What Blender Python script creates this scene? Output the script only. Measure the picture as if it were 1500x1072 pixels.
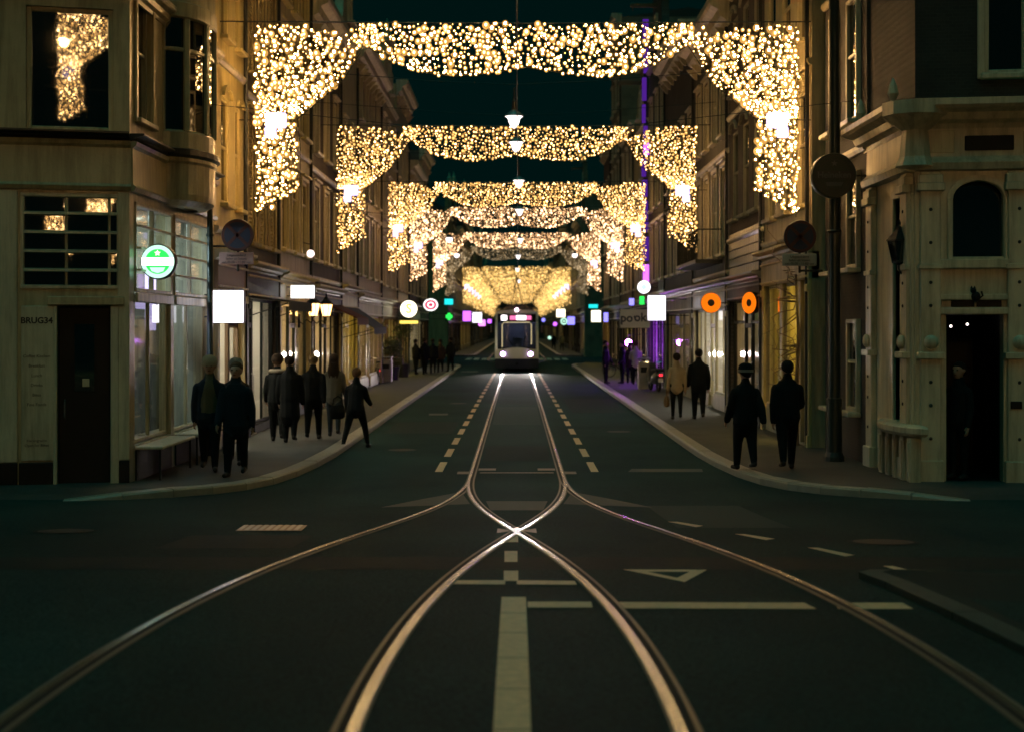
import bpy, bmesh, math, random
from mathutils import Matrix, Vector

for o in list(bpy.data.objects):
    bpy.data.objects.remove(o, do_unlink=True)
SC = bpy.context.scene
COL = SC.collection
R = math.radians
PI = math.pi
random.seed(7)

# ------------------------------------------------------------------ camera
CAM_Z = 2.45                      # eye height over the street (the photographer stands on a bridge crest)
FPX = 2083.0                      # focal length in pixels of the 1500 px wide photograph
VPX, VPY = 757.0, 480.0           # vanishing point of the street
cam_data = bpy.data.cameras.new('camera')
cam = bpy.data.objects.new('camera', cam_data)
COL.objects.link(cam)
cam.location = (0, 0, CAM_Z)
cam.rotation_euler = (R(90), 0, 0)
cam_data.sensor_width = 36
cam_data.lens = FPX / 1500 * 36
cam_data.shift_x = -(VPX - 750) / 1500
cam_data.shift_y = -(536 - VPY) / 1500
cam_data.clip_start = 0.1
cam_data.clip_end = 2000
cam_data.dof.use_dof = True
cam_data.dof.focus_distance = 19
cam_data.dof.aperture_fstop = 1.6
SC.camera = cam

# ------------------------------------------------------------------ sky and added teal fill light
world = bpy.data.worlds.new('World')
SC.world = world
world.use_nodes = True
wn = world.node_tree.nodes
wl = world.node_tree.links
for n in list(wn):
    wn.remove(n)
sky = wn.new('ShaderNodeTexSky')
sky.sky_type = 'NISHITA'
sky.sun_disc = False
SUN_ELEV, SUN_AZ = R(72), R(192)
sky.sun_elevation = R(-4)
sky.sun_rotation = SUN_AZ
tint = wn.new('ShaderNodeMix'); tint.data_type = 'RGBA'; tint.blend_type = 'MIX'
tint.inputs['Factor'].default_value = 0.96
tint.inputs['B'].default_value = (0.002, 0.046, 0.042, 1)
wl.new(sky.outputs[0], tint.inputs['A'])
bg = wn.new('ShaderNodeBackground'); bg.inputs['Strength'].default_value = 0.10
wl.new(tint.outputs['Result'], bg.inputs['Color'])
wo = wn.new('ShaderNodeOutputWorld')
wl.new(bg.outputs[0], wo.inputs['Surface'])

sun_data = bpy.data.lights.new('teal_fill', 'SUN')  # fill added to lift dark surfaces towards teal
sun_data.energy = 0.29
sun_data.angle = R(60)
sun_data.color = (0.06, 0.85, 0.75)
sun = bpy.data.objects.new('teal_fill', sun_data)
COL.objects.link(sun)
sun.rotation_euler = (R(18), 0, R(-12))     # from high above and behind the photographer
sun.location = (0, -5, 40)

SC.view_settings.view_transform = 'Standard'
SC.view_settings.look = 'None'
SC.view_settings.gamma = 1
SC.view_settings.exposure = 0.6
SC.cycles.use_denoising = True
SC.cycles.max_bounces = 6
SC.cycles.diffuse_bounces = 2
SC.cycles.glossy_bounces = 3
SC.cycles.transparent_max_bounces = 10
SC.cycles.transmission_bounces = 3
SC.cycles.sample_clamp_indirect = 3
SC.cycles.caustics_reflective = False
SC.cycles.caustics_refractive = False
SC.cycles.use_light_tree = True

# ------------------------------------------------------------------ pixel helpers (photograph pixels -> metres)
def at(px, py, Y):
    return Vector(((px - VPX) / FPX * Y, Y, CAM_Z + (VPY - py) / FPX * Y))

def g(Y):
    """height of the ground: level street, rising to the bridge crest where the photographer stands"""
    t = min(1, max(0, (23.0 - Y) / 17.0))
    return 0.75 * t * t * (3 - 2 * t)

def gnd(px, py):
    Y = FPX * CAM_Z / (py - VPY)
    for _ in range(60):
        Y = 0.5 * Y + 0.5 * FPX * (CAM_Z - g(Y)) / (py - VPY)
    return (px - VPX) / FPX * Y, Y

def on_face(M, px, py):
    """where the view through a pixel meets the facade plane of frame M (local y = 0): local x, local z"""
    o = Vector((0, 0, CAM_Z)); d = Vector(((px - VPX) / FPX, 1, (VPY - py) / FPX))
    Mi = M.inverted()
    lo = Mi @ o; ld = Mi.to_3x3() @ d
    t = -lo.y / ld.y
    p = lo + ld * t
    return p.x, p.z

# ------------------------------------------------------------------ materials
MATS = {}
def _new(name):
    m = bpy.data.materials.new(name); m.use_nodes = True
    nt = m.node_tree
    for n in list(nt.nodes):
        nt.nodes.remove(n)
    out = nt.nodes.new('ShaderNodeOutputMaterial')
    MATS[name] = m
    return m, nt, out

def mat(name, col, rough=0.6, metal=0.0, var=0.25, scale=3.0, bump=0.0, bscale=40.0, spec=0.5, coat=0.0, grime=0.0):
    """a painted / plastered / metal surface with blotchy wear and fine relief"""
    m, nt, out = _new(name)
    b = nt.nodes.new('ShaderNodeBsdfPrincipled')
    tc = nt.nodes.new('ShaderNodeTexCoord')
    nz = nt.nodes.new('ShaderNodeTexNoise'); nz.inputs['Scale'].default_value = scale
    nz.inputs['Detail'].default_value = 8; nz.inputs['Roughness'].default_value = 0.65
    nt.links.new(tc.outputs['Object'], nz.inputs['Vector'])
    mx = nt.nodes.new('ShaderNodeMix'); mx.data_type = 'RGBA'
    mx.inputs['A'].default_value = (*[c * (1 - var) for c in col], 1)
    mx.inputs['B'].default_value = (*[min(1, c * (1 + var)) for c in col], 1)
    nt.links.new(nz.outputs['Fac'], mx.inputs['Factor'])
    colour = mx.outputs['Result']
    if grime > 0:
        mp = nt.nodes.new('ShaderNodeMapping'); mp.inputs['Scale'].default_value = (5.5, 5.5, .55)
        nt.links.new(tc.outputs['Object'], mp.inputs['Vector'])
        n3 = nt.nodes.new('ShaderNodeTexNoise'); n3.inputs['Scale'].default_value = 1.0; n3.inputs['Detail'].default_value = 10; n3.inputs['Roughness'].default_value = .7
        nt.links.new(mp.outputs[0], n3.inputs['Vector'])
        r3 = nt.nodes.new('ShaderNodeValToRGB'); r3.color_ramp.elements[0].position = .34; r3.color_ramp.elements[0].color = (1 - grime, 1 - grime, 1 - grime * 1.05, 1)
        r3.color_ramp.elements[1].position = .58; r3.color_ramp.elements[1].color = (1, 1, 1, 1)
        nt.links.new(n3.outputs['Fac'], r3.inputs['Fac'])
        m3 = nt.nodes.new('ShaderNodeMix'); m3.data_type = 'RGBA'; m3.blend_type = 'MULTIPLY'; m3.inputs['Factor'].default_value = 1
        nt.links.new(colour, m3.inputs['A']); nt.links.new(r3.outputs['Color'], m3.inputs['B']); colour = m3.outputs['Result']
    nt.links.new(colour, b.inputs['Base Color'])
    rr = nt.nodes.new('ShaderNodeMapRange')
    dr_ = .12 if metal < .95 else .02
    rr.inputs['To Min'].default_value = max(0.02, rough - dr_); rr.inputs['To Max'].default_value = min(1, rough + dr_)
    nt.links.new(nz.outputs['Fac'], rr.inputs['Value'])
    nt.links.new(rr.outputs[0], b.inputs['Roughness'])
    b.inputs['Metallic'].default_value = metal
    b.inputs['Specular IOR Level'].default_value = spec
    b.inputs['Coat Weight'].default_value = coat
    if bump > 0:
        n2 = nt.nodes.new('ShaderNodeTexNoise'); n2.inputs['Scale'].default_value = bscale; n2.inputs['Detail'].default_value = 6
        nt.links.new(tc.outputs['Object'], n2.inputs['Vector'])
        bp = nt.nodes.new('ShaderNodeBump'); bp.inputs['Strength'].default_value = bump; bp.inputs['Distance'].default_value = 0.02
        nt.links.new(n2.outputs['Fac'], bp.inputs['Height'])
        nt.links.new(bp.outputs[0], b.inputs['Normal'])
    nt.links.new(b.outputs[0], out.inputs['Surface'])
    return m

def brick_mat(name, c1, c2, mortar, sx=4.6, rough=0.8, rowh=0.25, flat=False):
    m, nt, out = _new(name)
    b = nt.nodes.new('ShaderNodeBsdfPrincipled'); b.inputs['Roughness'].default_value = rough
    tc = nt.nodes.new('ShaderNodeTexCoord')
    mp = nt.nodes.new('ShaderNodeMapping')
    if not flat:
        mp.inputs['Rotation'].default_value = (R(-90), 0, 0)
    nt.links.new(tc.outputs['Object'], mp.inputs['Vector'])
    br = nt.nodes.new('ShaderNodeTexBrick')
    br.inputs['Scale'].default_value = sx
    br.inputs['Color1'].default_value = (*c1, 1); br.inputs['Color2'].default_value = (*c2, 1)
    br.inputs['Mortar'].default_value = (*mortar, 1); br.inputs['Mortar Size'].default_value = 0.018
    br.inputs['Row Height'].default_value = rowh
    nt.links.new(mp.outputs[0], br.inputs['Vector'])
    nz = nt.nodes.new('ShaderNodeTexNoise'); nz.inputs['Scale'].default_value = 1.3; nz.inputs['Detail'].default_value = 8
    nt.links.new(tc.outputs['Object'], nz.inputs['Vector'])
    ml = nt.nodes.new('ShaderNodeMix'); ml.data_type = 'RGBA'; ml.blend_type = 'MULTIPLY'; ml.inputs['Factor'].default_value = 0.7
    nt.links.new(br.outputs['Color'], ml.inputs['A'])
    rp = nt.nodes.new('ShaderNodeValToRGB'); rp.color_ramp.elements[0].color = (.45, .45, .45, 1); rp.color_ramp.elements[1].color = (1.2, 1.2, 1.2, 1)
    rp.color_ramp.elements[0].position = .3; rp.color_ramp.elements[1].position = .7
    nt.links.new(nz.outputs['Fac'], rp.inputs['Fac'])
    nt.links.new(rp.outputs['Color'], ml.inputs['B'])
    nt.links.new(ml.outputs['Result'], b.inputs['Base Color'])
    bp = nt.nodes.new('ShaderNodeBump'); bp.inputs['Strength'].default_value = 0.5; bp.inputs['Distance'].default_value = 0.01; bp.invert = True
    nt.links.new(br.outputs['Fac'], bp.inputs['Height'])
    nt.links.new(bp.outputs[0], b.inputs['Normal'])
    nt.links.new(b.outputs[0], out.inputs['Surface'])
    return m

def emit(name, col, s):
    m, nt, out = _new(name)
    e = nt.nodes.new('ShaderNodeEmission'); e.inputs['Color'].default_value = (*col, 1); e.inputs['Strength'].default_value = s
    nt.links.new(e.outputs[0], out.inputs['Surface'])
    return m

def bulb_mat(name, c_lo, c_hi, s_lo, s_hi):
    """each little lamp a brightness of its own"""
    m, nt, out = _new(name)
    ge = nt.nodes.new('ShaderNodeNewGeometry'); oi = nt.nodes.new('ShaderNodeObjectInfo')
    ad = nt.nodes.new('ShaderNodeMath'); ad.operation = 'ADD'
    nt.links.new(ge.outputs['Random Per Island'], ad.inputs[0]); nt.links.new(oi.outputs['Random'], ad.inputs[1])
    fr = nt.nodes.new('ShaderNodeMath'); fr.operation = 'FRACT'; nt.links.new(ad.outputs[0], fr.inputs[0])
    pw = nt.nodes.new('ShaderNodeMath'); pw.operation = 'POWER'; pw.inputs[1].default_value = 2.2
    nt.links.new(fr.outputs[0], pw.inputs[0])
    mr = nt.nodes.new('ShaderNodeMapRange'); mr.inputs['To Min'].default_value = s_lo; mr.inputs['To Max'].default_value = s_hi
    nt.links.new(pw.outputs[0], mr.inputs['Value'])
    mx = nt.nodes.new('ShaderNodeMix'); mx.data_type = 'RGBA'
    mx.inputs['A'].default_value = (*c_lo, 1); mx.inputs['B'].default_value = (*c_hi, 1)
    nt.links.new(pw.outputs[0], mx.inputs['Factor'])
    e = nt.nodes.new('ShaderNodeEmission')
    nt.links.new(mx.outputs['Result'], e.inputs['Color']); nt.links.new(mr.outputs[0], e.inputs['Strength'])
    nt.links.new(e.outputs[0], out.inputs['Surface'])
    return m

def glass_mat(name, tintc=(0.9, 0.95, 0.95), refl=1.0):
    m, nt, out = _new(name)
    tr = nt.nodes.new('ShaderNodeBsdfTransparent'); tr.inputs['Color'].default_value = (*tintc, 1)
    gl = nt.nodes.new('ShaderNodeBsdfGlossy'); gl.inputs['Roughness'].default_value = 0.03
    fr = nt.nodes.new('ShaderNodeFresnel'); fr.inputs['IOR'].default_value = 1.55
    ml = nt.nodes.new('ShaderNodeMath'); ml.operation = 'MULTIPLY'; ml.inputs[1].default_value = 0.75 * refl; ml.use_clamp = True
    nt.links.new(fr.outputs[0], ml.inputs[0])
    mx = nt.nodes.new('ShaderNodeMixShader')
    nt.links.new(ml.outputs[0], mx.inputs[0]); nt.links.new(tr.outputs[0], mx.inputs[1]); nt.links.new(gl.outputs[0], mx.inputs[2])
    nt.links.new(mx.outputs[0], out.inputs['Surface'])
    return m

# asphalt: dark, patched, slightly polished
def asphalt_mat():
    m, nt, out = _new('asphalt')
    b = nt.nodes.new('ShaderNodeBsdfPrincipled')
    tc = nt.nodes.new('ShaderNodeTexCoord')
    n1 = nt.nodes.new('ShaderNodeTexNoise'); n1.inputs['Scale'].default_value = 0.35; n1.inputs['Detail'].default_value = 6
    n2 = nt.nodes.new('ShaderNodeTexNoise'); n2.inputs['Scale'].default_value = 45; n2.inputs['Detail'].default_value = 9; n2.inputs['Roughness'].default_value = .8
    n3 = nt.nodes.new('ShaderNodeTexVoronoi'); n3.inputs['Scale'].default_value = 160
    for n in (n1, n2, n3):
        nt.links.new(tc.outputs['Object'], n.inputs['Vector'])
    r1 = nt.nodes.new('ShaderNodeValToRGB')
    r1.color_ramp.elements[0].position = .35; r1.color_ramp.elements[0].color = (.006, .028, .027, 1)
    r1.color_ramp.elements[1].position = .7; r1.color_ramp.elements[1].color = (.020, .052, .047, 1)
    nt.links.new(n1.outputs['Fac'], r1.inputs['Fac'])
    mx = nt.nodes.new('ShaderNodeMix'); mx.data_type = 'RGBA'; mx.blend_type = 'MULTIPLY'; mx.inputs['Factor'].default_value = 1
    r2 = nt.nodes.new('ShaderNodeValToRGB'); r2.color_ramp.elements[0].position = .36; r2.color_ramp.elements[0].color = (.2, .2, .2, 1); r2.color_ramp.elements[1].position = .66; r2.color_ramp.elements[1].color = (2.0, 2.0, 2.0, 1)
    nt.links.new(n2.outputs['Fac'], r2.inputs['Fac'])
    nt.links.new(r1.outputs['Color'], mx.inputs['A']); nt.links.new(r2.outputs['Color'], mx.inputs['B'])
    nt.links.new(mx.outputs['Result'], b.inputs['Base Color'])
    rr = nt.nodes.new('ShaderNodeMapRange'); rr.inputs['To Min'].default_value = .62; rr.inputs['To Max'].default_value = .8
    nt.links.new(n1.outputs['Fac'], rr.inputs['Value']); nt.links.new(rr.outputs[0], b.inputs['Roughness'])
    b.inputs['Specular IOR Level'].default_value = 0.03
    bp = nt.nodes.new('ShaderNodeBump'); bp.inputs['Strength'].default_value = .55; bp.inputs['Distance'].default_value = .008
    nt.links.new(n3.outputs['Distance'], bp.inputs['Height']); nt.links.new(bp.outputs[0], b.inputs['Normal'])
    nt.links.new(b.outputs[0], out.inputs['Surface'])
asphalt_mat()
brick_mat('paving', (.050, .052, .044), (.036, .040, .034), (.022, .026, .023), sx=5.0, rough=.7, flat=True)
mat('kerbstone', (.25, .235, .18), .38, var=.45, scale=5, bump=.35, bscale=60)
mat('road_paint', (.66, .44, .25), .6, var=.5, scale=16, bump=.2, bscale=90)
mat('worn_paint', (.05, .06, .05), .75, var=.6, scale=14)
mat('rail_steel', (.50, .60, .68), .25, metal=1.0, var=.03, scale=.4)
mat('rail_side', (.22, .19, .15), .5, metal=.6, var=.4, scale=12)
mat('groove_dark', (.012, .012, .012), .9)
mat('rail_joint', (.16, .13, .10), .7, var=.6, scale=20, bump=.4)
mat('steel_plate', (.42, .44, .44), .42, metal=.8, var=.35, scale=14, bump=.3, bscale=120)
mat('cream_paint', (.46, .39, .22), .34, var=.22, scale=2.5, bump=.12, bscale=25, grime=.5)
mat('white_paint', (.60, .53, .36), .36, var=.2, scale=3, bump=.1, bscale=25, grime=.45)
mat('grey_plaster', (.34, .31, .22), .8, var=.25, scale=1.5, bump=.25, grime=.5)
mat('sand_plaster', (.46, .38, .21), .5, var=.22, scale=1.6, bump=.2, grime=.5)
mat('yellow_plaster', (.62, .49, .20), .5, var=.18, scale=1.4, bump=.18, grime=.35)
mat('dark_plaster', (.10, .095, .075), .75, var=.3, scale=1.6, bump=.2, grime=.5)
mat('ochre_plaster', (.36, .28, .13), .7, var=.25, scale=1.6, bump=.2, grime=.5)
brick_mat('dark_brick', (.038, .034, .029), (.028, .026, .023), (.045, .042, .036))
brick_mat('red_brick', (.14, .07, .045), (.11, .055, .04), (.15, .13, .11))
brick_mat('brown_brick', (.085, .062, .04), (.065, .05, .034), (.10, .085, .065))
brick_mat('tan_brick', (.24, .19, .12), (.20, .16, .10), (.26, .22, .16))
mat('black_paint', (.006, .0075, .007), .55, var=.3, spec=.25)
mat('green_black', (.015, .025, .02), .35, var=.3)
mat('dark_metal', (.03, .032, .03), .4, metal=.4, var=.3, bump=.05)
mat('zinc', (.25, .25, .24), .45, metal=.7, var=.2)
mat('roof_tile', (.06, .045, .04), .8, var=.4, scale=6)
mat('tile_glaze', (.52, .45, .30), .22, var=.15, scale=2)
mat('wood', (.16, .10, .055), .5, var=.3, scale=5)
mat('shop_wall', (.62, .56, .46), .7, var=.1)
mat('shop_floor', (.25, .22, .18), .4, var=.15)
mat('goods', (.20, .16, .12), .6, var=.6, scale=2.5)
mat('goods_pale', (.55, .5, .42), .6, var=.4, scale=3)
mat('cloth_black', (.02, .021, .022), .9, var=.3, scale=8)
mat('cloth_navy', (.022, .03, .05), .85, var=.3, scale=8)
mat('cloth_maroon', (.12, .03, .025), .85, var=.2)
mat('awning_blue', (.035, .045, .075), .85, var=.2)
# dark window glass: mirrors the lights of the street
m, nt, out = _new('window_glass')
b = nt.nodes.new('ShaderNodeBsdfPrincipled')
b.inputs['Base Color'].default_value = (.008, .011, .011, 1); b.inputs['Roughness'].default_value = .02
b.inputs['Specular IOR Level'].default_value = 1.0; b.inputs['IOR'].default_value = 1.7
tc = nt.nodes.new('ShaderNodeTexCoord'); nz = nt.nodes.new('ShaderNodeTexNoise'); nz.inputs['Scale'].default_value = 1.8
bp = nt.nodes.new('ShaderNodeBump'); bp.inputs['Strength'].default_value = .03; bp.inputs['Distance'].default_value = .01
nt.links.new(tc.outputs['Object'], nz.inputs['Vector']); nt.links.new(nz.outputs['Fac'], bp.inputs['Height']); nt.links.new(bp.outputs[0], b.inputs['Normal'])
nt.links.new(b.outputs[0], out.inputs['Surface'])
glass_mat('shop_glass')
glass_mat('tram_glass', (.55, .6, .6))
bulb_mat('bulb_warm', (1, .50, .11), (1, .48, .12), .42, 1.0)      # golden globe standing in for the glow round each lamp
bulb_mat('bulb_core', (1, .52, .15), (1, .61, .26), 6.0, 95.0)     # bright tips added so each globe reads white in the middle
bulb_mat('bulb_core_mid', (1, .50, .15), (1, .60, .26), 2.0, 20.0)
bulb_mat('bulb_far', (1, .50, .20), (1, .62, .34), .4, 7.0)
bulb_mat('bulb_dim', (1, .62, .25), (1, .75, .45), .08, .9)
bulb_mat('bulb_gold', (1, .52, .10), (1, .64, .24), .2, 3.6)
emit('light_box', (.66, .56, 1.0), 1.45)
emit('lamp_white', (1.0, .82, .78), 2.4)
emit('lamp_warm', (1.0, .55, .16), 5)
emit('ceiling_white', (1.0, .90, .72), 56)
emit('ceiling_warm', (1.0, .66, .28), 38)
emit('ceiling_cool', (.70, .93, 1.0), 45)
emit('ceiling_dim', (1.0, .70, .32), 18)
emit('ceiling_yellow', (1.0, .72, .16), 44)
emit('sign_white', (.98, .95, .92), 1.6)
emit('sign_cream', (1.0, .9, .62), 2.2)

# ------------------------------------------------------------------ mesh building
class MB:
    def __init__(s):
        s.v = []; s.f = []; s.mi = []; s.m = 0
    def add(s, vs, fs):
        k = len(s.v); s.v += [tuple(v) for v in vs]
        for f in fs:
            s.f.append(tuple(i + k for i in f)); s.mi.append(s.m)
        return s
    def box(s, x0, x1, y0, y1, z0, z1):
        return s.add([(x0, y0, z0), (x1, y0, z0), (x1, y1, z0), (x0, y1, z0), (x0, y0, z1), (x1, y0, z1), (x1, y1, z1), (x0, y1, z1)],
                     [(3, 2, 1, 0), (4, 5, 6, 7), (0, 1, 5, 4), (1, 2, 6, 5), (2, 3, 7, 6), (3, 0, 4, 7)])
    def bbox(s, x0, x1, y0, y1, z0, z1, b=.01):
        """box with chamfered edges"""
        b = min(b, (x1 - x0) * .3, (y1 - y0) * .3, (z1 - z0) * .3)
        vs = []
        for (i, j, k) in [(a, c, d) for a in (0, 1) for c in (0, 1) for d in (0, 1)]:
            X = (x0, x1)[i]; Y = (y0, y1)[j]; Z = (z0, z1)[k]
            dx = b if i == 0 else -b; dy = b if j == 0 else -b; dz = b if k == 0 else -b
            vs += [(X, Y + dy, Z + dz), (X + dx, Y, Z + dz), (X + dx, Y + dy, Z)]
        def ix(i, j, k, a): return (i * 4 + j * 2 + k) * 3 + a
        fs = []
        for i in (0, 1):
            q = [ix(i, 0, 0, 0), ix(i, 1, 0, 0), ix(i, 1, 1, 0), ix(i, 0, 1, 0)]; fs.append(q if i else q[::-1])
            q = [ix(0, i, 0, 1), ix(0, i, 1, 1), ix(1, i, 1, 1), ix(1, i, 0, 1)]; fs.append(q if i else q[::-1])
            q = [ix(0, 0, i, 2), ix(1, 0, i, 2), ix(1, 1, i, 2), ix(0, 1, i, 2)]; fs.append(q if i else q[::-1])
        for j in (0, 1):
            for k in (0, 1):
                fs.append([ix(0, j, k, 1), ix(1, j, k, 1), ix(1, j, k, 2), ix(0, j, k, 2)])
                fs.append([ix(j, 0, k, 0), ix(j, 1, k, 0), ix(j, 1, k, 2), ix(j, 0, k, 2)])
                fs.append([ix(j, k, 0, 0), ix(j, k, 1, 0), ix(j, k, 1, 1), ix(j, k, 0, 1)])
        for i in (0, 1):
            for j in (0, 1):
                for k in (0, 1):
                    fs.append([ix(i, j, k, 0), ix(i, j, k, 1), ix(i, j, k, 2)])
        return s.add(vs, fs)
    def ring(s, rings, close=False, cap0=True, cap1=True):
        n = len(rings[0]); vs = [p for r in rings for p in r]; fs = []
        for i in range(len(rings) - 1 + (1 if close else 0)):
            a = i * n; b = ((i + 1) % len(rings)) * n
            for j in range(n):
                fs.append((a + j, a + (j + 1) % n, b + (j + 1) % n, b + j))
        if not close and cap0: fs.append(tuple(range(n))[::-1])
        if not close and cap1: fs.append(tuple((len(rings) - 1) * n + j for j in range(n)))
        return s.add(vs, fs)
    def tube(s, pts, r, n=8, caps=True):
        pts = [Vector(p) for p in pts]
        rs = r if isinstance(r, (list, tuple)) else [r] * len(pts)
        rings = []
        up = Vector((0, 0, 1))
        for i, p in enumerate(pts):
            d = (pts[min(i + 1, len(pts) - 1)] - pts[max(i - 1, 0)])
            if d.length < 1e-9: d = Vector((0, 0, 1))
            d.normalize()
            a = d.cross(up) if abs(d.z) < .95 else d.cross(Vector((0, 1, 0)))
            a.normalize(); b = a.cross(d)
            rings.append([p + (a * math.cos(2 * PI * k / n) + b * math.sin(2 * PI * k / n)) * rs[i] for k in range(n)])
        return s.ring(rings, cap0=caps, cap1=caps)
    def lathe(s, prof, n=16, c=(0, 0, 0), a0=0.0, a1=2 * PI, sx=1, sy=1):
        full = abs(a1 - a0 - 2 * PI) < 1e-6
        k = n if full else n + 1
        rings = []
        for (r, z) in prof:
            rings.append([(c[0] + sx * r * math.cos(a0 + (a1 - a0) * i / n), c[1] + sy * r * math.sin(a0 + (a1 - a0) * i / n), c[2] + z) for i in range(k)])
        if full:
            return s.ring(rings)
        vs = [p for r in rings for p in r]; fs = []
        for i in range(len(rings) - 1):
            for j in range(k - 1):
                fs.append((i * k + j, i * k + j + 1, (i + 1) * k + j + 1, (i + 1) * k + j))
        return s.add(vs, fs)
    def prism(s, poly, y0, y1):
        """polygon given in x,z, extruded along y"""
        n = len(poly)
        return s.add([(x, y0, z) for x, z in poly] + [(x, y1, z) for x, z in poly],
                     [tuple(range(n)), tuple(range(2 * n - 1, n - 1, -1))] + [(i, n + i, n + (i + 1) % n, (i + 1) % n) for i in range(n)])
    def prism_x(s, poly, x0, x1):
        """profile given in y,z, extruded along x"""
        n = len(poly)
        return s.add([(x0, y, z) for y, z in poly] + [(x1, y, z) for y, z in poly],
                     [tuple(range(n))[::-1], tuple(range(n, 2 * n))] + [(i, (i + 1) % n, n + (i + 1) % n, n + i) for i in range(n)])
    def ball(s, c, r, n=10, m=6, sx=1, sy=1, sz=1):
        rings = []
        for i in range(m + 1):
            t = PI * i / m
            rr = max(1e-4, math.sin(t)) * r
            rings.append([(c[0] + sx * rr * math.cos(2 * PI * j / n), c[1] + sy * rr * math.sin(2 * PI * j / n), c[2] - sz * r * math.cos(t)) for j in range(n)])
        return s.ring(rings)
    def xf(s, M, k=0):
        s.v = s.v[:k] + [tuple(M @ Vector(p)) for p in s.v[k:]]
        return s
    def mesh(s, name, mats, smooth=False):
        me = bpy.data.meshes.new(name)
        me.from_pydata(s.v, [], s.f)
        for m in (mats if isinstance(mats, (list, tuple)) else [mats]):
            me.materials.append(MATS[m])
        if len(me.materials) > 1:
            me.polygons.foreach_set('material_index', s.mi)
        bm = bmesh.new(); bm.from_mesh(me)
        bmesh.ops.recalc_face_normals(bm, faces=bm.faces)
        bm.to_mesh(me); bm.free()
        if smooth:
            me.shade_smooth()
            try:
                me.set_sharp_from_angle(angle=R(38))
            except Exception:
                pass
        return me
    def build(s, name, mats, parent=None, M=None, smooth=False):
        return link(name, s.mesh(name, mats, smooth), parent, M)

def link(name, data, parent=None, M=None):
    o = bpy.data.objects.new(name, data)
    COL.objects.link(o)
    if parent is not None:
        o.parent = parent
    if M is not None:
        o.matrix_basis = M
    return o

def tag(o, label, cat, group=None):
    o['label'] = label; o['category'] = cat
    if group: o['group'] = group
    return o

def thing(name, label, cat, loc=(0, 0, 0), rz=0.0, group=None):
    o = bpy.data.objects.new(name, None); COL.objects.link(o)
    o.location = loc; o.rotation_euler = (0, 0, rz); o.empty_display_size = .2
    return tag(o, label, cat, group)

def copy_tree(o, parent=None):
    c = o.copy(); COL.objects.link(c); c.parent = parent
    for ch in list(o.children):
        copy_tree(ch, c)
    return c

def T(x=0, y=0, z=0): return Matrix.Translation((x, y, z))
def RZ(a): return Matrix.Rotation(a, 4, 'Z')
def RX(a): return Matrix.Rotation(a, 4, 'X')
def RY(a): return Matrix.Rotation(a, 4, 'Y')

def lettering(text, size, material, parent, M, depth=.004, align='CENTER', bold=0.0, name='lettering', spacing=1.0):
    """text facing local -y"""
    c = bpy.data.curves.new(name, 'FONT'); c.body = text; c.size = size; c.extrude = depth; c.align_x = align; c.align_y = 'CENTER'
    c.offset = bold; c.space_character = spacing; c.resolution_u = 3
    tmp = bpy.data.objects.new(name, c); COL.objects.link(tmp)
    me = bpy.data.meshes.new_from_object(tmp.evaluated_get(bpy.context.evaluated_depsgraph_get()))
    bpy.data.objects.remove(tmp, do_unlink=True)
    me.materials.clear(); me.materials.append(MATS[material])
    return link(name, me, parent, M @ RX(R(90)))
# ================================================================== ground, street, tracks
def strip(ys, xa, xb, dz):
    """sheet following the ground between x = xa(Y) and xb(Y)"""
    mb = MB(); vs = []; fs = []
    for Y in ys:
        vs += [(xa(Y), Y, g(Y) + dz), (xb(Y), Y, g(Y) + dz)]
    for i in range(len(ys) - 1):
        fs.append((2 * i, 2 * i + 1, 2 * i + 3, 2 * i + 2))
    return mb.add(vs, fs)

def frange(a, b, st):
    n = max(1, int(round((b - a) / st))); return [a + (b - a) * i / n for i in range(n + 1)]

ys = [-120, -60] + frange(-30, 4, 4) + frange(4, 24, .5)[1:] + frange(24, 60, 6)[1:] + [100, 160, 260, 400, 900]
road = strip(ys, lambda Y: -300, lambda Y: 300, 0).build('road', 'asphalt')
road['kind'] = 'structure'

# --- pavements: kerb line in plan for one side (mirrored for the other)
def kerb_side(sgn, y_end):
    pts = []
    # outer corner round towards the camera, then straight away, then rounding out at the cross street
    arc = [(9.5, 19.2), (7.2, 19.25), (6.2, 19.4), (5.45, 19.65), (4.85, 20.1), (4.4, 20.6), (4.05, 21.3), (3.8, 22.2), (3.62, 23.4), (3.5, 25.0), (3.43, 27.0)]
    pts += arc
    Y = 27.0
    while Y < y_end - 8:
        Y += 1.9
        pts.append((3.42, Y))
    yl = pts[-1][1]
    pts += [(3.46, yl + 2), (3.6, yl + 3.8), (3.9, yl + 5.2), (4.5, yl + 6.3), (5.4, yl + 6.9), (6.4, yl + 7.0)]
    return [(sgn * x, y) for x, y in pts]

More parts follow.
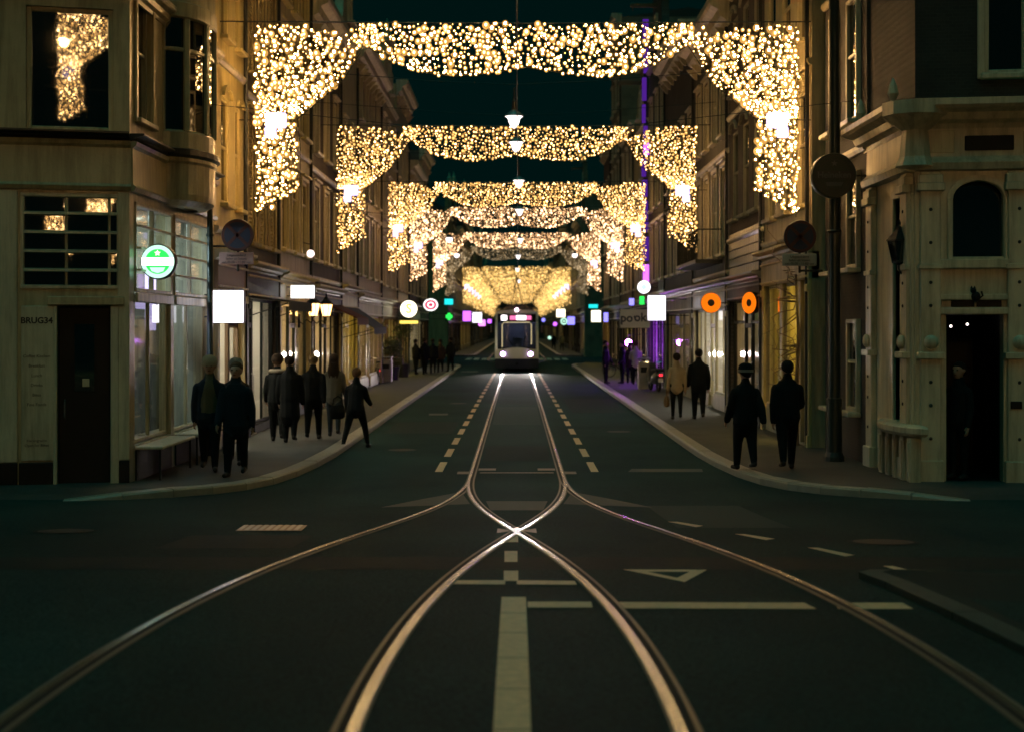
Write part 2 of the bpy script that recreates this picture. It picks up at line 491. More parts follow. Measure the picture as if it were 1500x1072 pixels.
def build_pavement(name, sgn, y_end):
    pts = kerb_side(sgn, y_end)
    w = .26
    # inner line of the kerb by offset
    inner = []
    for i, p in enumerate(pts):
        a = Vector(pts[max(0, i - 1)]); b = Vector(pts[min(len(pts) - 1, i + 1)])
        d = (b - a).normalized(); nrm = Vector((d.y, -d.x)) * sgn
        if nrm.x * sgn < 0 and 26 < p[1] < y_end - 10: nrm = -nrm
        inner.append((p[0] + nrm.x * w, p[1] + nrm.y * w))
    ZT = lambda x: .12 * min(1, max(.02, (6.0 - abs(x)) / .8)) 
    zt = .12
    # paved area
    mb = MB(); vs = []; fs = []
    for i, p in enumerate(inner):
        z_ = g(p[1]) + (ZT(p[0]) if p[1] < 30 else zt) - .006
        vs.append((p[0], p[1], z_)); vs.append((sgn * 9.5, p[1], z_))
    for i in range(len(inner) - 1):
        fs.append((2 * i, 2 * i + 1, 2 * i + 3, 2 * i + 2))
    mb.add(vs, fs)
    pv = mb.build(name, 'paving')
    pv['kind'] = 'structure'
    for i in range(len(pts) - 1):
        a, b = Vector(pts[i]), Vector(pts[i + 1]); c, d = Vector(inner[i + 1]), Vector(inner[i])
        L = (b - a).length; k = .006 / max(L, .1)
        a2, b2 = a.lerp(b, k), b.lerp(a, k); d2, c2 = d.lerp(c, k), c.lerp(d, k)
        dz = random.uniform(-.004, .004)
        mb = MB(); ch = .025
        ia, ib = a2.lerp(d2, ch / w), b2.lerp(c2, ch / w)
        if a.y < 30 and abs(b.x) > 5.9: continue
        za, zb = g(a.y) + (ZT(a.x) - zt if a.y < 30 else 0), g(b.y) + (ZT(b.x) - zt if b.y < 30 else 0)
        mb.add([(a2.x, a2.y, za - .1), (b2.x, b2.y, zb - .1), (b2.x, b2.y, zb + zt - ch + dz), (a2.x, a2.y, za + zt - ch + dz),
                (ia.x, ia.y, za + zt + dz), (ib.x, ib.y, zb + zt + dz), (c2.x, c2.y, zb + zt + dz), (d2.x, d2.y, za + zt + dz), (c2.x, c2.y, zb - .1), (d2.x, d2.y, za - .1)],
               [(0, 1, 2, 3), (3, 2, 5, 4), (4, 5, 6, 7), (7, 6, 8, 9), (0, 3, 4, 7, 9), (1, 8, 6, 5, 2)])
        mb.build('kerb_stone', 'kerbstone', pv)
    return pv
build_pavement('pavement_left', -1, 93)
build_pavement('pavement_right', 1, 95)

def far_pavement(name, sgn):
    mb = MB(); zt = .12
    xs = [(3.5, 340), (3.5, 125), (3.7, 122), (4.4, 120.2), (6, 119.6), (9.5, 119.6), (9.5, 340)]
    poly = [(sgn * x, y) for x, y in xs]
    n = len(poly)
    mb.add([(x, y, zt) for x, y in poly] + [(x, y, -.05) for x, y in poly], [tuple(range(n))] + [(i, (i + 1) % n, n + (i + 1) % n, n + i) for i in range(n)])
    o = mb.build(name, 'paving'); o['kind'] = 'structure'
    mk = MB()
    for i in range(n - 3):
        a, b = Vector(poly[i]), Vector(poly[i + 1])
        d = (b - a).normalized(); nn = Vector((d.y, -d.x)) * -sgn
        mk.add([(a.x, a.y, zt + .004), (b.x, b.y, zt + .004), (b.x - nn.x * -.3, b.y - nn.y * -.3, zt + .004), (a.x + nn.x * .3, a.y + nn.y * .3, zt + .004)], [(0, 1, 2, 3)])
    mk.build('kerb', 'kerbstone', o)
far_pavement('pavement_far_left', -1)
far_pavement('pavement_far_right', 1)

# --- raised traffic island beside the near track
poly = [(2.5, 10.35), (2.62, 10.5), (3.1, 10.45), (5.2, 9.6), (7.5, 9.2), (7.5, -6), (2.72, -6), (2.68, 7.2), (2.55, 9.8)]
mb = MB(); n = len(poly)
mb.add([(x, y, g(y) + .045) for x, y in poly] + [(x + (.0 if x > 5 else -.02), y, g(y) - .1) for x, y in poly],
       [tuple(range(n))] + [(i, (i + 1) % n, n + (i + 1) % n, n + i) for i in range(n)])
mat('kerb_dark', (.06, .075, .065), .7, var=.4, scale=8, spec=.15)
mat('dark_slab', (.014, .030, .028), .8, var=.4, scale=8, bump=.3, spec=.1)
isl = mb.build('traffic_island', 'dark_slab'); isl['kind'] = 'structure'
mb = MB()
edge = poly[6:] + poly[:3]
for i in range(len(edge) - 1):
    a, b = edge[i], edge[i + 1]
    k = max(1, int(abs(b[1] - a[1]) / 1.0))
    for j in range(k):
        t0, t1 = j / k + .004, (j + 1) / k - .004
        p = [a[0] + (b[0] - a[0]) * t0, a[1] + (b[1] - a[1]) * t0]; q = [a[0] + (b[0] - a[0]) * t1, a[1] + (b[1] - a[1]) * t1]
        m2 = MB()
        m2.add([(p[0] - .012, p[1], g(p[1]) - .05), (q[0] - .012, q[1], g(q[1]) - .05), (q[0] - .012, q[1], g(q[1]) + .05), (p[0] - .012, p[1], g(p[1]) + .05),
                (p[0] + .16, p[1], g(p[1]) + .05), (q[0] + .16, q[1], g(q[1]) + .05)], [(0, 1, 2, 3), (3, 2, 5, 4)])
        m2.build('kerb_stone', 'kerb_dark', isl)

# --- tram track: grooved rails let into the road
TRK = 1.46
def cx(Y, s):
    """centre line of the track that swings to side s near the bridge, and again beyond the cross street"""
    if Y < 60:
        t = min(1, max(0, (23.2 - Y) / 17.2)); return s * TRK * t * t * (3 - 2 * t)
    t = min(1, max(0, (Y - 92) / 17)); return s * TRK * t * t * (3 - 2 * t)

def rail_line(Ys, s, side):
    out = []
    for Y in Ys:
        d = (cx(Y + .05, s) - cx(Y - .05, s)) / .1
        nx, ny = 1 / math.hypot(1, d), -d / math.hypot(1, d)
        out.append((cx(Y, s) + nx * side * .74, Y + ny * side * .74, nx * side, ny * side))
    return out

def band(line, o0, o1, dz0, dz1=None):
    """a strip between offsets o0..o1 measured outwards from the rail line"""
    if dz1 is None: dz1 = dz0
    vs = []; fs = []
    for (x, y, nx, ny) in line:
        vs += [(x + nx * o0, y + ny * o0, g(y + ny * o0) + dz0), (x + nx * o1, y + ny * o1, g(y + ny * o1) + dz1)]
    for i in range(len(line) - 1):
        fs.append((2 * i, 2 * i + 1, 2 * i + 3, 2 * i + 2))
    return vs, fs

track = bpy.data.objects.new('tram_track', None); COL.objects.link(track)
track['kind'] = 'structure'
def rail(Ys, s, side, k=0):
    ln = rail_line(Ys, s, side)
    z = .0 + k * .0012
    m_side = MB(); m_side.add(*band(ln, -.065, .070, .004 + z)); m_side.build('rail_bed', 'rail_joint', track)
    m_g = MB(); m_g.add(*band(ln, -.035, .004, .007 + z)); m_g.build('rail_groove', 'groove_dark', track)  # groove drawn as a flat near-black strip
    m_h = MB(); m_h.add(*band(ln, .003, .045, .011 + z)); m_h.add(*band(ln, .045, .053, .011 + z, .005 + z)); m_h.build('rail_head', 'rail_steel', track)
    m_l = MB(); m_l.add(*band(ln, -.056, -.036, .010 + z)); m_l.build('rail_lip', 'rail_side', track)
near = frange(-30, 4, 2) + frange(4, 24.6, .3)[1:]
for kk, (s, side) in enumerate(((-1, -1), (1, 1), (-1, 1), (1, -1))):
    rail(near, s, side, kk)
far_str = frange(24.6, 92, 4)
for side in (-1, 1):
    rail(far_str, 1, side, 0)
farY = frange(92, 112, 1) + frange(112, 330, 20)[1:]
for kk, (s, side) in enumerate(((-1, -1), (1, 1), (-1, 1), (1, -1))):
    rail(farY, s, side, kk)
# frog and check pieces at the crossing and at the points
def patch(name, pts, dz, material, parent=None):
    mb = MB(); mb.add([(x, y, g(y) + dz) for x, y in pts], [tuple(range(len(pts)))])
    return mb.build(name, material, parent if parent is not None else track)
Yf = [Y for Y in frange(10, 20, .02) if rail_line([Y], -1, 1)[0][0] > 0][0]
for s in (-1, 1):
    patch('frog_plate', [(s * .05, Yf + .02), (s * .2, Yf + .28), (s * .2, Yf - .32), (s * .07, Yf - .1)], .0065, 'rail_side')
patch('crossing_core', [(0, Yf + .35), (.06, Yf), (0, Yf - .35), (-.06, Yf)], .0175, 'rail_steel')
patch('drain_slot', [(-.62, 23.9), (.62, 23.9), (.62, 24.02), (-.62, 24.02)], .0135, 'rail_side')
for s in (-1, 1):
    patch('cover_plate', [(s * .80, 23.7), (s * 1.0, 23.7), (s * 1.0, 24.1), (s * .80, 24.1)], .0185, 'rail_side')
    patch('cover_plate', [(s * .36, 24.35), (s * .66, 24.35), (s * .66, 24.7), (s * .36, 24.7)], .0135, 'rail_side')
    # worn light patch of concrete between the diverging rails
    patch('concrete_patch', [(s * .62, 18.9), (s * 1.75, 18.3), (s * 1.3, 19.8), (s * .82, 21.0)], .0035, 'worn_paint')
patch('concrete_patch', [(-.42, 19.4), (.42, 19.4), (.33, 17.8), (-.33, 17.8)], .0035, 'worn_paint')

# --- painted markings
def mark(pts, name='painted_mark', material='road_paint', dz=.0045):
    mb = MB(); mb.add([(x, y, g(y) + dz) for x, y in pts], [tuple(range(len(pts)))])
    return mb.build(name, material, road)
def mark_px(pix, **k):
    return mark([gnd(*p) for p in pix], **k)
Y = 24.2
while Y < 76:
    for s in (-1, 1):
        x0 = s * (1.33 - .0028 * (Y - 24))
        mark([(x0 - .065, Y), (x0 + .065, Y), (x0 + .065, Y + 1.75), (x0 - .065, Y + 1.75)], 'lane_dash')
    Y += 2.85
# broad centre line of slabs
yb = [3.2, 3.9, 4.6, 5.3, 6.0, 6.7, 7.37, 8.05, 8.72, 9.38]
for i in range(len(yb) - 1):
    mb = MB()
    a, b = yb[i] + .006, yb[i + 1] - .006
    mb.add([(-.1, a, g(a) + .006), (.06, a, g(a) + .006), (.06, b, g(b) + .006), (-.1, b, g(b) + .006)], [(0, 1, 2, 3)])
    mb.build('line_slab', 'road_paint', road)
for (pa, pb, pc) in ((740, 759, (784, 794)), (739, 758, (807, 823)), (738, 759, (836, 851))):
    mark_px([(pa, pc[1]), (pb, pc[1]), (pb, pc[0]), (pa, pc[0])], name='lane_dash')
mark_px([(657, 855.5), (740, 856), (740, 850), (660, 850)], name='stop_line')
mark_px([(757, 856), (845, 856.5), (842, 851), (757, 850)], name='stop_line')
mark_px([(773, 890), (868, 890), (866, 881.5), (773, 881.5)], name='stop_line')
mark_px([(908, 891), (1196, 892), (1178, 883), (902, 882)], name='stop_line')
mark_px([(1228, 892), (1338, 892), (1322, 883), (1222, 883)], name='stop_line')
# give-way triangle (outline)
tri_o = [gnd(912, 834), gnd(1036, 834.5), gnd(1003, 852.5)]
tri_i = [gnd(949, 837.5), gnd(1010, 837.5), gnd(992, 846.5)]
for i in range(3):
    j = (i + 1) % 3
    mark([tri_o[i], tri_o[j], tri_i[j], tri_i[i]], 'give_way_triangle')
for q in (((978, 764), (992, 764), (1030, 770), (1020, 772)), ((1076, 782), (1090, 782), (1135, 789), (1122, 791)),
          ((1183, 802), (1198, 802), (1252, 813), (1238, 815)), ((1293, 829), (1308, 829), (1344, 838), (1330, 840))):
    mark_px(list(q), name='lane_dash')
for q in (((920, 691), (1030, 691), (1028, 686.5), (925, 686.5)), ((628, 608), (656, 608), (656, 605.5), (629, 605.5)), ((905, 545), (925, 545), (923, 543.5), (904, 543.5)), ((675, 545), (700, 545), (700, 543.5), (676, 543.5))):
    mark_px(list(q), name='worn_mark', material='worn_paint')
# zebra crossing beyond the tram
for s in (-1, 1):
    for k in range(4):
        x = s * (1.9 + k * .62)
        mark([(x - .2, 108), (x + .2, 108), (x + .2, 114), (x - .2, 114)], 'zebra_bar')
# drain grate
a = [gnd(347, 777.5), gnd(440, 777.5), gnd(448, 770), gnd(358, 770)]
dg = thing('drain_grate', 'flat grey steel drain grate set in the dark asphalt', 'drain', (a[0][0], a[0][1], g(a[0][1])))
mb = MB(); n = 9
for i in range(n):
    t0, t1 = i / n, (i + .62) / n
    def L(t, u):
        x = (a[0][0] + (a[1][0] - a[0][0]) * t) * (1 - u) + (a[3][0] + (a[2][0] - a[3][0]) * t) * u
        y = (a[0][1] + (a[1][1] - a[0][1]) * t) * (1 - u) + (a[3][1] + (a[2][1] - a[3][1]) * t) * u
        return (x - a[0][0], y - a[0][1], g(y) - g(a[0][1]) + .014)
    m2 = MB(); m2.add([L(t0, 0), L(t1, 0), L(t1, 1), L(t0, 1)], [(0, 1, 2, 3)])
    m2.build('bar', 'steel_plate', dg)
m2 = MB(); m2.add([tuple(c - (.006 if i == 2 else 0) for i, c in enumerate(L(*q))) for q in ((-.02, -.05), (1.02, -.05), (1.02, 1.05), (-.02, 1.05))], [(0, 1, 2, 3)])
m2.build('frame', 'rail_side', dg)

# repaired strips, seams and covers in the asphalt
mat('asphalt_patch', (.005, .021, .020), .75, var=.35, scale=9, bump=.3, bscale=120, spec=.1)
mat('asphalt_pale', (.022, .050, .045), .75, var=.35, scale=7, bump=.3, bscale=120, spec=.1)
mat('cast_iron', (.03, .034, .032), .6, metal=.3, var=.5, scale=25, bump=.6, bscale=60, spec=.2)
def sheet(name, x0, x1, y0, y1, dz, m_):
    ysx = frange(y0, y1, .6)
    strip(ysx, lambda Y: x0, lambda Y: x1, dz).build(name, m_, road)
sheet('repair_patch', -.62, .62, 26.2, 29.5, .0028, 'asphalt_patch'); sheet('repair_patch', -.62, .62, 36, 44, .0028, 'asphalt_pale'); sheet('repair_patch', -3.2, -2.0, 12.6, 14.0, .0028, 'asphalt_patch')
sheet('repair_patch', 1.7, 2.9, 15.0, 18.6, .0028, 'asphalt_pale'); sheet('repair_patch', -3.1, -1.5, 33, 37, .0028, 'asphalt_patch'); sheet('repair_patch', 1.6, 3.2, 41, 49, .0028, 'asphalt_patch'); sheet('repair_patch', -9, 9, 10.9, 11.8, .0022, 'asphalt_patch')
for (x, Y, ml_) in ((-2.3, 28.5, 'round manhole cover beside the first lane dashes, west side'), (2.4, 33.5, 'round manhole cover beside the lane dashes, east side'), (-1.9, 46, 'round manhole cover by the lane dashes opposite the awning house'), (3.4, 13.2, 'round iron manhole cover near the give-way triangle'), (-4.6, 14.5, 'round iron manhole cover near the drain grate')):
    mh = thing('manhole_cover', ml_, 'manhole', (x, Y, g(Y) + .002), 0, 'iron manhole covers in the road')
    n = 20; mb = MB(); mb.add([(.33 * math.cos(2 * PI * i / n), .33 * math.sin(2 * PI * i / n), .004 + g(Y + .33 * math.sin(2 * PI * i / n)) - g(Y)) for i in range(n)], [tuple(range(n))]); mb.build('rim', 'asphalt_patch', mh)
    mb = MB(); mb.add([(.28 * math.cos(2 * PI * i / n), .28 * math.sin(2 * PI * i / n), .007 + g(Y + .28 * math.sin(2 * PI * i / n)) - g(Y)) for i in range(n)], [tuple(range(n))]); mb.build('lid', 'cast_iron', mh)
# ================================================================== buildings: helpers (facade frame: x along, -y towards the street, z up)
CACHE = {}
I4 = Matrix.Identity(4)
def cached(key, fn):
    if key not in CACHE: CACHE[key] = fn()
    return CACHE[key]

def window(parent, F, xc, z0, w, h, style='sash', frame='white_paint', y=.11, sill=True, glass='window_glass'):
    w = round(w, 2); h = round(h, 2)
    def fr():
        mb = MB(); t = .075
        mb.bbox(-w / 2, -w / 2 + t, -.05, .05, 0, h); mb.bbox(w / 2 - t, w / 2, -.05, .05, 0, h)
        mb.bbox(-w / 2 + t, w / 2 - t, -.05, .05, h - t, h); mb.bbox(-w / 2 + t, w / 2 - t, -.05, .05, 0, t * .9)
        if style in ('sash', 'sash2', 'arch'):
            mb.bbox(-w / 2 + t, w / 2 - t, -.03, .05, h * .52, h * .52 + .06)
        if style in ('sash2', 'cross'):
            mb.bbox(-.022, .022, -.02, .045, t, h * .52); mb.bbox(-.022, .022, -.02, .045, h * .52 + .06, h - t)
        if style == 'cross':
            mb.bbox(-w / 2 + t, w / 2 - t, -.03, .05, h * .68, h * .68 + .06)
        if style == 'shutter':
            for k in range(int(h / .09)):
                z = t + .04 + k * .09
                if z < h - t - .05: mb.box(-w / 2 + t, w / 2 - t, -.02, .02, z, z + .05)
        if style in ('sash', 'sash2', 'cross', 'shutter') and y > -.02:      # architrave and hood standing proud of the wall
            q = -y - .045
            for sg in (-1, 1):
                mb.bbox(sg * (w / 2 + .055) - .055, sg * (w / 2 + .055) + .055, q, -y - .002, -.08, h + .02)
            mb.bbox(-w / 2 - .11, w / 2 + .11, q, -y - .002, h + .021, h + .13); mb.bbox(-w / 2 - .16, w / 2 + .16, q - .08, -y - .002, h + .131, h + .19)
        if style == 'arch':
            n = 10
            for i in range(n):
                a0, a1 = PI * i / n, PI * (i + 1) / n
                r0, r1 = w / 2, w / 2 + .1
                p = [(-r0 * math.cos(a0), h + .45 * r0 * math.sin(a0)), (-r1 * math.cos(a0), h + .55 * r1 * math.sin(a0)), (-r1 * math.cos(a1), h + .55 * r1 * math.sin(a1)), (-r0 * math.cos(a1), h + .45 * r0 * math.sin(a1))]
                mb.prism(p, -.16, -.1)
        return mb.mesh('window', frame)
    o = link('window', cached(('w', w, h, style, frame, y), fr), parent, F @ T(xc, y, z0))
    def pn(a, b):
        def f():
            mb = MB(); mb.add([(-w / 2 + .06, 0, a), (w / 2 - .06, 0, a), (w / 2 - .06, 0, b), (-w / 2 + .06, 0, b)], [(0, 1, 2, 3)])
            return mb.mesh('pane', glass)
        return cached(('p', w, h, a, b, glass), f)
    if style in ('sash', 'sash2', 'arch', 'cross'):
        zm = h * (.68 if style == 'cross' else .52)
        for a, b, dy, tl in ((.05, round(zm, 3), .02, .006), (round(zm + .05, 3), h - .05, .005, -.004)):
            q = link('pane', pn(a, b), o, T(0, dy, 0))
            q.rotation_euler = (random.uniform(-.006, .006), 0, random.uniform(-.012, .012))
    else:
        link('pane', pn(.05, h - .05), o, T(0, .03, 0))
    if sill:
        def sl():
            mb = MB(); mb.bbox(-w / 2 - .07, w / 2 + .07, -.22, .02, -.09, -.003, .015); return mb.mesh('sill', frame)
        link('sill', cached(('s', w, frame), sl), o, I4)
    return o

def wall_holes(mb, W, z0, z1, holes, depth=.2, x0=0.0, y=0.0):
    xs = sorted({x0, x0 + W} | {h[0] for h in holes} | {h[1] for h in holes}); zs = sorted({z0, z1} | {h[2] for h in holes} | {h[3] for h in holes})
    xs = [x for x in xs if x0 - 1e-6 <= x <= x0 + W + 1e-6]; zs = [z for z in zs if z0 - 1e-6 <= z <= z1 + 1e-6]
    for i in range(len(xs) - 1):
        for j in range(len(zs) - 1):
            cxm, czm = (xs[i] + xs[i + 1]) / 2, (zs[j] + zs[j + 1]) / 2
            if any(h[0] < cxm < h[1] and h[2] < czm < h[3] for h in holes): continue
            mb.add([(xs[i], y, zs[j]), (xs[i + 1], y, zs[j]), (xs[i + 1], y, zs[j + 1]), (xs[i], y, zs[j + 1])], [(0, 1, 2, 3)])
    for (a, b, c, d) in holes:
        mb.add([(a, y, c), (a, y, d), (a, y + depth, d), (a, y + depth, c)], [(0, 1, 2, 3)])
        mb.add([(b, y, c), (b, y, d), (b, y + depth, d), (b, y + depth, c)], [(0, 1, 2, 3)])
        mb.add([(a, y, d), (b, y, d), (b, y + depth, d), (a, y + depth, d)], [(0, 1, 2, 3)])
        mb.add([(a, y, c), (b, y, c), (b, y + depth, c), (a, y + depth, c)], [(0, 1, 2, 3)])
    return mb

def cornice_profile(z, h, out):
    return [(0.02, z), (-.12 * out, z), (-.18 * out, z + .18 * h), (-.45 * out, z + .3 * h), (-.55 * out, z + .55 * h), (-.9 * out, z + .68 * h), (-out, z + .78 * h), (-out, z + h), (0.02, z + h)]

def cornice(parent, F, x0, x1, z, h, out, material, brackets=0, name='cornice'):
    mb = MB(); mb.prism_x(cornice_profile(z, h, out), x0, x1)
    o = mb.build(name, material, parent, F)
    for i in range(brackets):
        x = x0 + (x1 - x0) * (i + .5) / brackets
        m2 = MB(); m2.prism_x([(.0, z - .32), (-.08, z - .3), (-.62 * out, z - .003), (.0, z - .003)], x - .06, x + .06)
        m2.build('bracket', material, o)
    return o

def box_part(name, material, parent, F, *b, bev=.012):
    mb = MB(); mb.bbox(*b, bev); return mb.build(name, material, parent, F)

def interior(parent, F, x0, x1, z0, z1, depth, lamp, nlamps=2, goods=True, wallm='shop_wall', seed=0):
    rd = random.Random(seed)
    y0 = .17
    mb = MB()
    mb.add([(x0, y0, z0), (x0, depth, z0), (x0, depth, z1), (x0, y0, z1)], [(0, 1, 2, 3)])
    mb.add([(x1, y0, z0), (x1, depth, z0), (x1, depth, z1), (x1, y0, z1)], [(0, 1, 2, 3)])
    mb.add([(x0, depth, z0), (x1, depth, z0), (x1, depth, z1), (x0, depth, z1)], [(0, 1, 2, 3)])
    mb.add([(x0, y0, z1), (x1, y0, z1), (x1, depth, z1), (x0, depth, z1)], [(0, 1, 2, 3)])
    mb.m = 1
    mb.add([(x0, y0, z0), (x1, y0, z0), (x1, depth, z0), (x0, depth, z0)], [(0, 1, 2, 3)])
    it = mb.build('shop_interior', [wallm, 'shop_floor'], parent, F)
    for i in range(nlamps):
        x = x0 + (x1 - x0) * (i + .5) / nlamps
        m2 = MB(); m2.box(x - .35, x + .35, depth * .45, depth * .45 + .3, z1 - .1, z1 - .04)
        m2.build('ceiling_lamp', lamp, it)
    if goods:
        nsh = max(1, int((x1 - x0) / 1.1))
        for i in range(nsh):
            a = x0 + (x1 - x0) * (i + .12) / nsh; b = x0 + (x1 - x0) * (i + .88) / nsh
            m2 = MB(); hh = rd.uniform(1.2, 2.2)
            for k in range(4):
                m2.box(a, b, depth - .4, depth - .02, z0 + k * hh / 4 + .02, z0 + k * hh / 4 + .06)
            m2.box(a - .03, a, depth - .41, depth - .01, z0, z0 + hh); m2.box(b, b + .03, depth - .41, depth - .01, z0, z0 + hh)
            m2.build('display_shelf', 'wood', it)
            m3 = MB()
            for k in range(4):
                x = a + .03
                while x < b - .12:
                    w = rd.uniform(.06, .2); h = rd.uniform(.08, hh / 4 - .08)
                    if rd.random() < .8: m3.box(x, x + w, depth - .35, depth - .1, z0 + k * hh / 4 + .062, z0 + k * hh / 4 + .062 + h)
                    x += w + rd.uniform(.01, .06)
            go = m3.build('shelf_goods', 'goods' if i % 2 else 'goods_pale', it); go['kind'] = 'stuff'
    return it

def glazing(parent, F, x0, x1, z0, z1, material, mull=1, transom=None, door=False, y=.1, glass='shop_glass'):
    """a framed shop window or glazed door"""
    mb = MB(); t = .06
    mb.bbox(x0, x0 + t, y - .04, y + .04, z0, z1); mb.bbox(x1 - t, x1, y - .04, y + .04, z0, z1)
    mb.bbox(x0 + t, x1 - t, y - .04, y + .04, z1 - t, z1); mb.bbox(x0 + t, x1 - t, y - .04, y + .04, z0, z0 + (.3 if door else t))
    for k in range(1, mull):
        x = x0 + (x1 - x0) * k / mull
        mb.bbox(x - .025, x + .025, y - .03, y + .03, z0 + t, z1 - t)
    if transom:
        mb.bbox(x0 + t, x1 - t, y - .035, y + .035, transom, transom + .07)
    o = mb.build('door' if door else 'shop_window', material, parent, F)
    for k in range(mull):
        a = x0 + (x1 - x0) * k / mull + .02; b = x0 + (x1 - x0) * (k + 1) / mull - .02
        m2 = MB(); m2.add([(a, y, z0 + .03), (b, y, z0 + .03), (b, y, z1 - .03), (a, y, z1 - .03)], [(0, 1, 2, 3)])
        m2.build('pane', glass, o)
    if door:
        m2 = MB(); m2.tube([(x1 - .14, y - .05, z0 + .75), (x1 - .14, y - .1, z0 + .8), (x1 - .14, y - .1, z0 + 1.25), (x1 - .14, y - .05, z0 + 1.3)], .014)
        m2.build('handle', 'zinc', o)
    return o

def awning(parent, F, x0, x1, z, drop, out, material):
    mb = MB()
    mb.prism_x([(-.02, z), (-out, z - drop), (-out, z - drop - .04), (-.02, z - .05)], x0, x1)
    n = max(4, int((x1 - x0) / .22))
    for i in range(n):
        a, b = x0 + (x1 - x0) * i / n, x0 + (x1 - x0) * (i + 1) / n
        mb.add([(a, -out - .004, z - drop - .03), (b, -out - .004, z - drop - .03), (b, -out - .004, z - drop - .2), ((a + b) / 2, -out - .004, z - drop - .25), (a, -out - .004, z - drop - .2)], [(0, 1, 2, 3, 4)])
    o = mb.build('awning', material, parent, F)
    m2 = MB()
    for x in (x0 + .05, x1 - .05):
        m2.tube([(x, .0, z - drop - .35), (x, -out + .02, z - drop - .05)], .014, 6)
    m2.build('awning_arm', 'dark_metal', o)
    return o

def gable(parent, F, W, H, kind, wallm, trim):
    c = W / 2
    if kind == 'step':
        pts = [(0, H)]; n = 4
        for i in range(n):
            x = c * .86 * i / n; z = H + 2.8 * (i + .6) / n
            pts += [(x, z), (c * .86 * (i + 1) / n, z)]
        pts += [(c * .86, H + 2.9), (c * 1.14, H + 2.9)]
        pts += [(W - x, z) for x, z in pts[1:-2][::-1]] + [(W, H)]
        mb = MB(); mb.prism(pts, 0, .3)
    elif kind == 'neck':
        pts = [(0, H)]
        for i in range(9):
            t = i / 8; pts.append((c * .5 * math.sin(t * PI / 2), H + 2.0 * (1 - math.cos(t * PI / 2))))
        pts += [(c * .5, H + 3.0), (c * .62, H + 3.3), (c, H + 3.75)]
        pts += [(W - x, z) for x, z in pts[:-1][::-1]]
        mb = MB(); mb.prism(pts, 0, .3)
    else:
        return None
    o = mb.build('gable', wallm, parent, F)
    top = pts[len(pts) // 2][1]
    m2 = MB(); m2.bbox(c - .75, c + .75, -.22, .32, top - .1, top + .12); m2.bbox(c - .55, c + .55, -.14, .3, top + .12, top + .3)
    m2.ball((c, .08, top + .5), .2); m2.lathe([(.06, .0), (.1, .12), (.05, .28), (.01, .45)], 8, (c, .08, top + .62))
    m2.build('gable_top', trim, o)
    window(parent, F, c, H + .55, .8, 1.3, 'sash', trim, y=-.05, sill=True)
    m3 = MB(); m3.bbox(c - .07, c + .07, -1.1, 0, H + 2.15, H + 2.32); m3.tube([(c, -1.0, H + 2.15), (c, -1.0, H + 2.0)], .02); m3.build('hoist_beam', 'wood', o)
    return o

